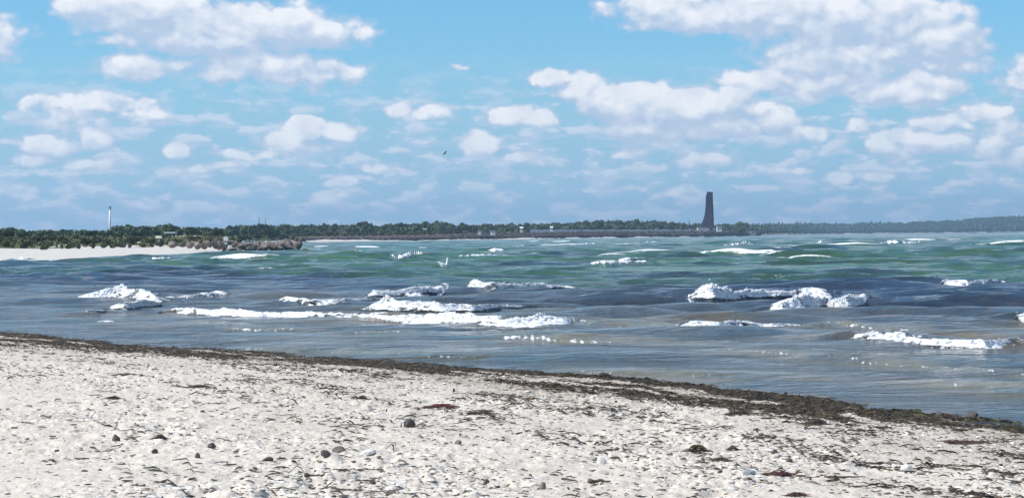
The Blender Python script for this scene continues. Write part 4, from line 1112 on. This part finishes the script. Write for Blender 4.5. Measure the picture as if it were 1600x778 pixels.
MB().tube([(0, 0, 0), (0, 0, .65)], [.09, .07], 8).build('post', M_WHITE, o); MB().tube([(0, 0, .65), (0, 0, .75)], [.10, .05], 8).build('cap', M_CREAM, o)

# ------------------------------------------------------------------ tall white mast, thin masts, kiosks
D = 640; b = onland(172, D); topz = CAMZ+(hor(172)-323)*D/F; h = topz-b.z; k = D/F
o = empty('white_mast', b, label='tall slender white mast with a dark cap rising above the wood at left', cat='mast')
MB().tube([(0, 0, -.5), (0, 0, h*.5), (0, 0, h-.5)], [.45, .36, .28], 14).build('mast_pole', M_WHITE, o, True)
MB().tube([(0, 0, h-.5), (0, 0, h+.1)], [.48, .42], 12).build('mast_cap', M_STEEL, o)
MB().box(-.9, .9, -.3, .3, h-.9, h-.65).build('platform', M_WHITE, o)
for px, ty, wd in ((405, 340, .35), (415, 344, .25)):
    D = 1500; bb = Vector((D*(px-800)/F, D, 3.0)); top = CAMZ+(hor(px)-ty)*D/F
    o = empty('lattice_mast', bb, label='taller of two thin grey masts above the wood behind the groyne' if px == 405 else 'shorter of two thin grey masts above the wood behind the groyne', cat='mast', group='two thin masts')
    m = MB(); H_ = top-3
    for sx, sy in ((-1, -1), (1, -1), (0, 1)): m.tube([(sx*wd*1.5, sy*wd*1.5, 0), (sx*wd*.5, sy*wd*.5, H_)], .14, 5)
    for q in range(8): m.tube([(-wd, -wd, H_*q/8), (wd, -wd, H_*(q+1)/8)], .1, 4)
    m.build('lattice', M_STEEL, o); MB().tube([(0, 0, H_-.2), (0, 0, H_+1.4)], .12, 5).build('antenna', M_STEEL, o)
# pale roofed beach shelter and kiosk
D = 345; b = Vector((D*(248-800)/F, D, .95))
o = empty('beach_shelter', b, label='small dark beach hut with a pale yellow canopy at the back of the white beach', cat='beach hut')
top = CAMZ+(hor(248)-368.5)*D/F-b.z
MB().box(-.38, .38, -.3, .3, -.1, top*.30).build('counter', M_DARK, o)
for sx in (-.34, .34): MB().box(sx-.05, sx+.05, -.05, .05, 0, top*.75).build('post', M_DARK, o)
MB().box(-.56, .56, -.5, .5, top*.74, top*1.0, .8, .8).build('canopy', M_CREAM, o)
MB().box(-.20, .20, -.22, .22, top*.32, top*.62).build('bench_back', M_STEEL, o)
D = 470; b = onland(266, D); top = CAMZ+(hor(266)-362.5)*D/F-b.z
o = empty('beach_kiosk', b, label='low kiosk with a flat white roof behind the dunes', cat='kiosk')
MB().box(-1.0, 1.0, -1, 1, -1, top-.35).build('wall', M_DARK, o)
MB().box(-1.3, 1.4, -1.4, 1.4, top-.35, top).build('roof', M_WHITE, o)
MB().box(-.55, .25, -1.06, -1.003, top-1.6, top-.7).build('window', M_GLASS, o); MB().box(.45, .8, -1.06, -1.003, top-2.2, top-.7).build('door', M_WHITE, o)

# ------------------------------------------------------------------ waterfront across the bay
def strip(name, pxs, dts, zfun, mat, thickness, label, cat, h):
    m = MB(); rings = []
    for px in pxs:
        D = float(coastD(px))+dts; zb = lz(px, D)-.4; x_ = D*(px-800)/F
        hh = h*(1+.08*math.sin(px*.31)); rings.append([(x_, D, zb), (x_, D+thickness, zb), (x_, D+thickness, zb+.4+hh), (x_, D+thickness*.5, zb+.4+hh)])
    m.quadgrid(rings)
    return m.build(name, mat, None, label=label, cat=cat)
# stone revetment: real uneven blocks (past counting at this distance, joined)
V = []; Fc = []; off = 0
bv = np.array([(-1, -1, -1), (1, -1, -1), (1, 1, -1), (-1, 1, -1), (-.8, -.8, 1), (.8, -.7, 1), (.7, .8, 1), (-.8, .7, 1)], float)
bf = np.array([(0, 3, 2, 1), (4, 5, 6, 7), (0, 1, 5, 4), (1, 2, 6, 5), (2, 3, 7, 6), (3, 0, 4, 7)])
rr = np.random.default_rng(9)
for i in range(7000):
    px = rr.uniform(470, 1185); D = float(coastD(px)); q = rr.uniform(0, 1); Db = D+13+q*26; hz_ = hor(px)
    zt = 0.9+q*(1.0+1.8*smooth(480, 1000, px))*1.0
    w = rr.uniform(.5, 1.6)*(D/1100)
    V.append(bv*rr.uniform(.7, 1.2, (8, 3))*np.array([w, w, w*.7])+np.array([Db*(px-800)/F, Db, zt])); Fc.append(bf+off); off += 8
me = mesh_np('stone_revetment', np.concatenate(V), np.concatenate(Fc), M_REVET, False)
link(obj('stone_revetment', me), kind='stuff', label='dark reddish stone bank along the far waterfront', cat='stone bank')
strip('promenade_wall', list(range(828, 1082, 6)), 44, None, simple('pale_wall', (.74, .72, .68), .8, .12), 1.2, 'long pale promenade wall between the wood and the stone bank', 'wall', 3.3)

def house(px, topy_, w_px, h_px, D, label, wall=M_WHITE, roof=M_ROOF, flatroof=False):
    k = D/F; w = w_px*k; b = Vector((D*(px-800)/F, D, 0)); zt = CAMZ+(hor(px)-topy_)*k; zb = zt-h_px*k
    b.z = zb; o = empty('house', b, label=label, cat='house', group='houses along the far waterfront'); H_ = zt-zb; d = w*.8
    eave = H_*(.96 if flatroof else .62)
    MB().box(-w/2, w/2, 0, d, -1.5, eave).build('wall', wall, o)
    m = MB()
    if flatroof: m.box(-w*.54, w*.54, -.4, d+.4, eave, H_)
    else: m.quadgrid([[(x_, -.5, eave), (x_, d/2, H_), (x_, d+.5, eave)] for x_ in (-w*.54, w*.54)])
    m.build('roof', roof, o)
    nwin = max(2, int(w_px/3))
    for i in range(nwin):
        xx = -w/2+w*(i+.5)/nwin; f = MB().box(xx-w*.11/nwin*3*.5, xx+w*.11/nwin*3*.5, -.16, -.003, eave*.35, eave*.75).build('window', M_GLASS, o)
    MB().box(-w*.04, w*.04, -.14, -.004, 0, eave*.30).build('door', M_DARK, o)
house(815, 354.5, 5, 5, 1190, 'narrow white house gable at the waterfront right of centre', roof=M_WHITE)
house(862, 354, 4.5, 4.5, 1240, 'small bright white house standing among dark trees', roof=M_WHITE)
house(750, 359.5, 6, 4, 1090, 'low white house among the bushes, left one of two', flatroof=True, roof=M_CONC)
house(770, 359.5, 8, 4, 1100, 'low white house among the bushes, right one of two', flatroof=True, roof=M_CONC)
house(532, 359, 14, 5, 985, 'low pinkish house with pale roof left of centre', wall=simple('pink_render', (.50, .36, .32), .8), roof=M_CONC, flatroof=True)
house(655, 357, 22, 4, 1060, 'long low house with pale green roof near the centre', wall=M_CONC, roof=simple('green_roof', (.26, .33, .24), .8))
house(1027, 356, 5, 6, 1540, 'small pale house left of the tower', roof=M_CONC, flatroof=True, wall=M_CONC)
house(1124, 353.5, 7.5, 6, 1650, 'white cube shaped building right of the tower foot', flatroof=True, roof=M_WHITE)
house(1177, 361.5, 9, 3.2, 1960, 'low pale shed at the water right of the wood', flatroof=True, roof=M_CONC, wall=M_CONC)
house(1097, 355.5, 14, 4.5, 1640, 'white entrance building at the foot of the tower', flatroof=True, roof=M_WHITE)
house(1083, 357.5, 12, 3.5, 1635, 'low pale wing left of the tower entrance', flatroof=True, roof=M_CONC, wall=M_CONC)

# ------------------------------------------------------------------ brick memorial tower
D = 1720; k = D/F
tw = empty('brick_tower', Vector((D*(1107-800)/F, D, CAMZ+(hor(1107)-357)*k)), label='tall dark brick tower with a concave left edge and stepped top', cat='tower')
# outline: half profile in photo pixels relative to x=1107, height above the foot
LEFT = [(-15.5, 0), (-13.5, 2.5), (-11.5, 5.5), (-9.3, 10), (-7.2, 16), (-5.6, 22), (-4.8, 28), (-4.3, 34), (-4.0, 40), (-3.6, 46), (-3.3, 47), (-2.2, 49.5)]
RIGHT = [(8.4, 0), (8.3, 12), (8.0, 24), (7.6, 36), (7.3, 47), (7.1, 50)]
def lx(z): return float(np.interp(z, [b for a, b in LEFT], [a for a, b in LEFT]))
def rx(z): return float(np.interp(z, [b for a, b in RIGHT], [a for a, b in RIGHT]))
m = MB(); rings = []
for z in [0, 2, 4, 6, 8, 10, 13, 16, 19, 22, 26, 30, 34, 38, 42, 46, 49.5]:
    a, b = lx(z), rx(z)-2.4; dp = 4+8*max(0, 1-z/30)**1.6
    rings.append([(a*k, -.2*dp*k, (z-3)*k if z == 0 else z*k), (b*k, -dp*.5*k, (z-3)*k if z == 0 else z*k), (b*k, dp*.5*k, (z-3)*k if z == 0 else z*k), (a*k, dp*.3*k, (z-3)*k if z == 0 else z*k)])
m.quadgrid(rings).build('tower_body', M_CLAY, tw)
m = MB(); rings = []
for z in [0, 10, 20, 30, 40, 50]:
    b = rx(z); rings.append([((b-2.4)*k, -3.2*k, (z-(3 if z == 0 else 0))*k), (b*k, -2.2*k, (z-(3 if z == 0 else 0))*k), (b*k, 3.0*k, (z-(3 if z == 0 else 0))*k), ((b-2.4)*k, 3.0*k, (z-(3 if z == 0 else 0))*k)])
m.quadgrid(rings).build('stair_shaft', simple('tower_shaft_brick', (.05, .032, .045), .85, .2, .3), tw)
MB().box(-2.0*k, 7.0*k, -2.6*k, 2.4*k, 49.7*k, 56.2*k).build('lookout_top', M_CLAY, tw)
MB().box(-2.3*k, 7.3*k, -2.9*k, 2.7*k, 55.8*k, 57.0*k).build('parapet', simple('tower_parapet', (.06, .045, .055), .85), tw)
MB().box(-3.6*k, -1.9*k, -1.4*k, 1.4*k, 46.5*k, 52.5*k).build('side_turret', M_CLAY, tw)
for z in range(14, 48, 6):
    MB().box((rx(z)-1.5)*k, (rx(z)-.9)*k, -3.05*k, -2.6*k, z*k, (z+2.2)*k).build('window', M_GLASS, tw)
for i in range(3): MB().box((0.2+i*2.2)*k, (1.2+i*2.2)*k, -2.75*k, -2.61*k, 52*k, 54*k).build('window', M_GLASS, tw)
MB().prism([(-17*k, -5*k), (10*k, -5*k), (10*k, 5*k), (-17*k, 5*k)], -4*k, .5*k).build('plinth', M_CONC, tw)
m = MB(); m.tube([(0, 0, 0), (0, 0, 5*k)], [.5*k, .25*k], 8)
ot = empty('small_turret', Vector((D*(1077-800)/F, D, CAMZ+(hor(1077)-348)*k)), label='small dark turret poking above the trees left of the tower', cat='turret')
m.build('turret_shaft', M_CLAY, ot); MB().box(-.8*k, .8*k, -.5*k, .5*k, -6*k, .5*k).build('turret_base', M_CLAY, ot)

# ------------------------------------------------------------------ gulls
def loft(spine, name, mat, parent, n=12):
    """spine: (x, z, ry, rz) sections along the body"""
    m = MB(); rings = []; P_ = [Vector((s_[0], 0, s_[1])) for s_ in spine]
    for i, s_ in enumerate(spine):
        t = (P_[min(i+1, len(P_)-1)]-P_[max(i-1, 0)]).normalized(); nrm = Vector((-t.z, 0, t.x))
        rings.append([P_[i]+Vector((0, 1, 0))*s_[2]*math.cos(2*math.pi*j/n)+nrm*s_[3]*math.sin(2*math.pi*j/n) for j in range(n)])
    m.quadgrid(rings); return m.build(name, mat, parent, True)
b = at_z(694, 429); b.z = 0.44
g = empty('swimming_gull', b, label='white gull sitting on the water with its neck raised, facing right', cat='gull'); g.rotation_euler = (0, 0, .15); g.scale = (1.1, 1.4, 1.9)
loft([(-.30, .12, .010, .006), (-.24, .10, .035, .02), (-.15, .05, .08, .055), (-.04, .01, .10, .075), (.07, .01, .09, .075), (.13, .05, .065, .06), (.155, .11, .045, .045), (.165, .17, .034, .036), (.175, .215, .036, .038), (.20, .235, .034, .034), (.225, .235, .02, .02), (.235, .232, .006, .006)], 'body', M_FEATHER, g)
loft([(.228, .232, .012, .012), (.26, .228, .009, .010), (.28, .218, .003, .004)], 'beak', M_BEAK, g, 6)
for sy in (-1, 1):
    m = MB(); m.quadgrid([[(x_, sy*(yy+.012*math.sin(a)), z_+rz_*math.cos(a)) for a in [2*math.pi*j/8 for j in range(8)]] for (x_, yy, z_, rz_) in ((.08, .085, .04, .02), (0, .098, .05, .045), (-.12, .08, .075, .04), (-.24, .04, .115, .02), (-.33, .015, .135, .006))])
    m.build('folded_wing', M_FEATHER, g, True)
    MB().box(.196, .206, sy*.034-.004, sy*.034+.004, .238, .248).build('eye', M_BLACK, g)
D = 210; b = at_D(693, 241, D)
g = empty('flying_gull', b, label='gull in flight with raised wings low in the cloudy sky', cat='gull'); g.rotation_euler = (0, .25, .5)
loft([(-.26, .02, .01, .006), (-.20, .01, .04, .015), (-.1, 0, .055, .045), (.05, 0, .06, .055), (.14, .02, .04, .04), (.2, .03, .035, .036), (.24, .03, .012, .012)], 'body', M_FEATHER, g)
loft([(.235, .03, .011, .011), (.29, .02, .003, .003)], 'beak', M_BEAK, g, 6)
for sy in (-1, 1):
    m = MB(); m.quadgrid([[(x_+c*.5, sy*yy, z_+.008), (x_, sy*yy, z_+.018), (x_-c*.5, sy*yy, z_-.004)] for (x_, yy, z_, c) in ((.02, .03, .02, .2), (.05, .2, .13, .2), (.03, .38, .24, .17), (-.04, .55, .30, .10))])
    m.build('wing', M_GREYF, g, True)
    m = MB(); m.quadgrid([[(x_+c*.5, sy*yy, z_+.006), (x_, sy*yy, z_+.014), (x_-c*.5, sy*yy, z_-.004)] for (x_, yy, z_, c) in ((-.04, .552, .301, .10), (-.14, .70, .33, .02))])
    m.build('wing_tip', M_BLACK, g, True)

# ------------------------------------------------------------------ haze
hb = MB().box(-6200, 6200, -60, 9400, -3, 130).mesh('haze', M_WHITE); hb.materials.clear()
hm = bpy.data.materials.new('haze'); hm.use_nodes = True; hm.node_tree.nodes.clear()
pv = hm.node_tree.nodes.new('ShaderNodeVolumePrincipled'); pv.inputs['Color'].default_value = (.52, .76, 1.0, 1); pv.inputs['Density'].default_value = 0.00013; pv.inputs['Anisotropy'].default_value = 0.3
ho = hm.node_tree.nodes.new('ShaderNodeOutputMaterial'); hm.node_tree.links.new(pv.outputs[0], ho.inputs['Volume'])
hb.materials.append(hm)
link(obj('haze', hb), kind='stuff', label='thin blue summer haze over the bay', cat='haze')
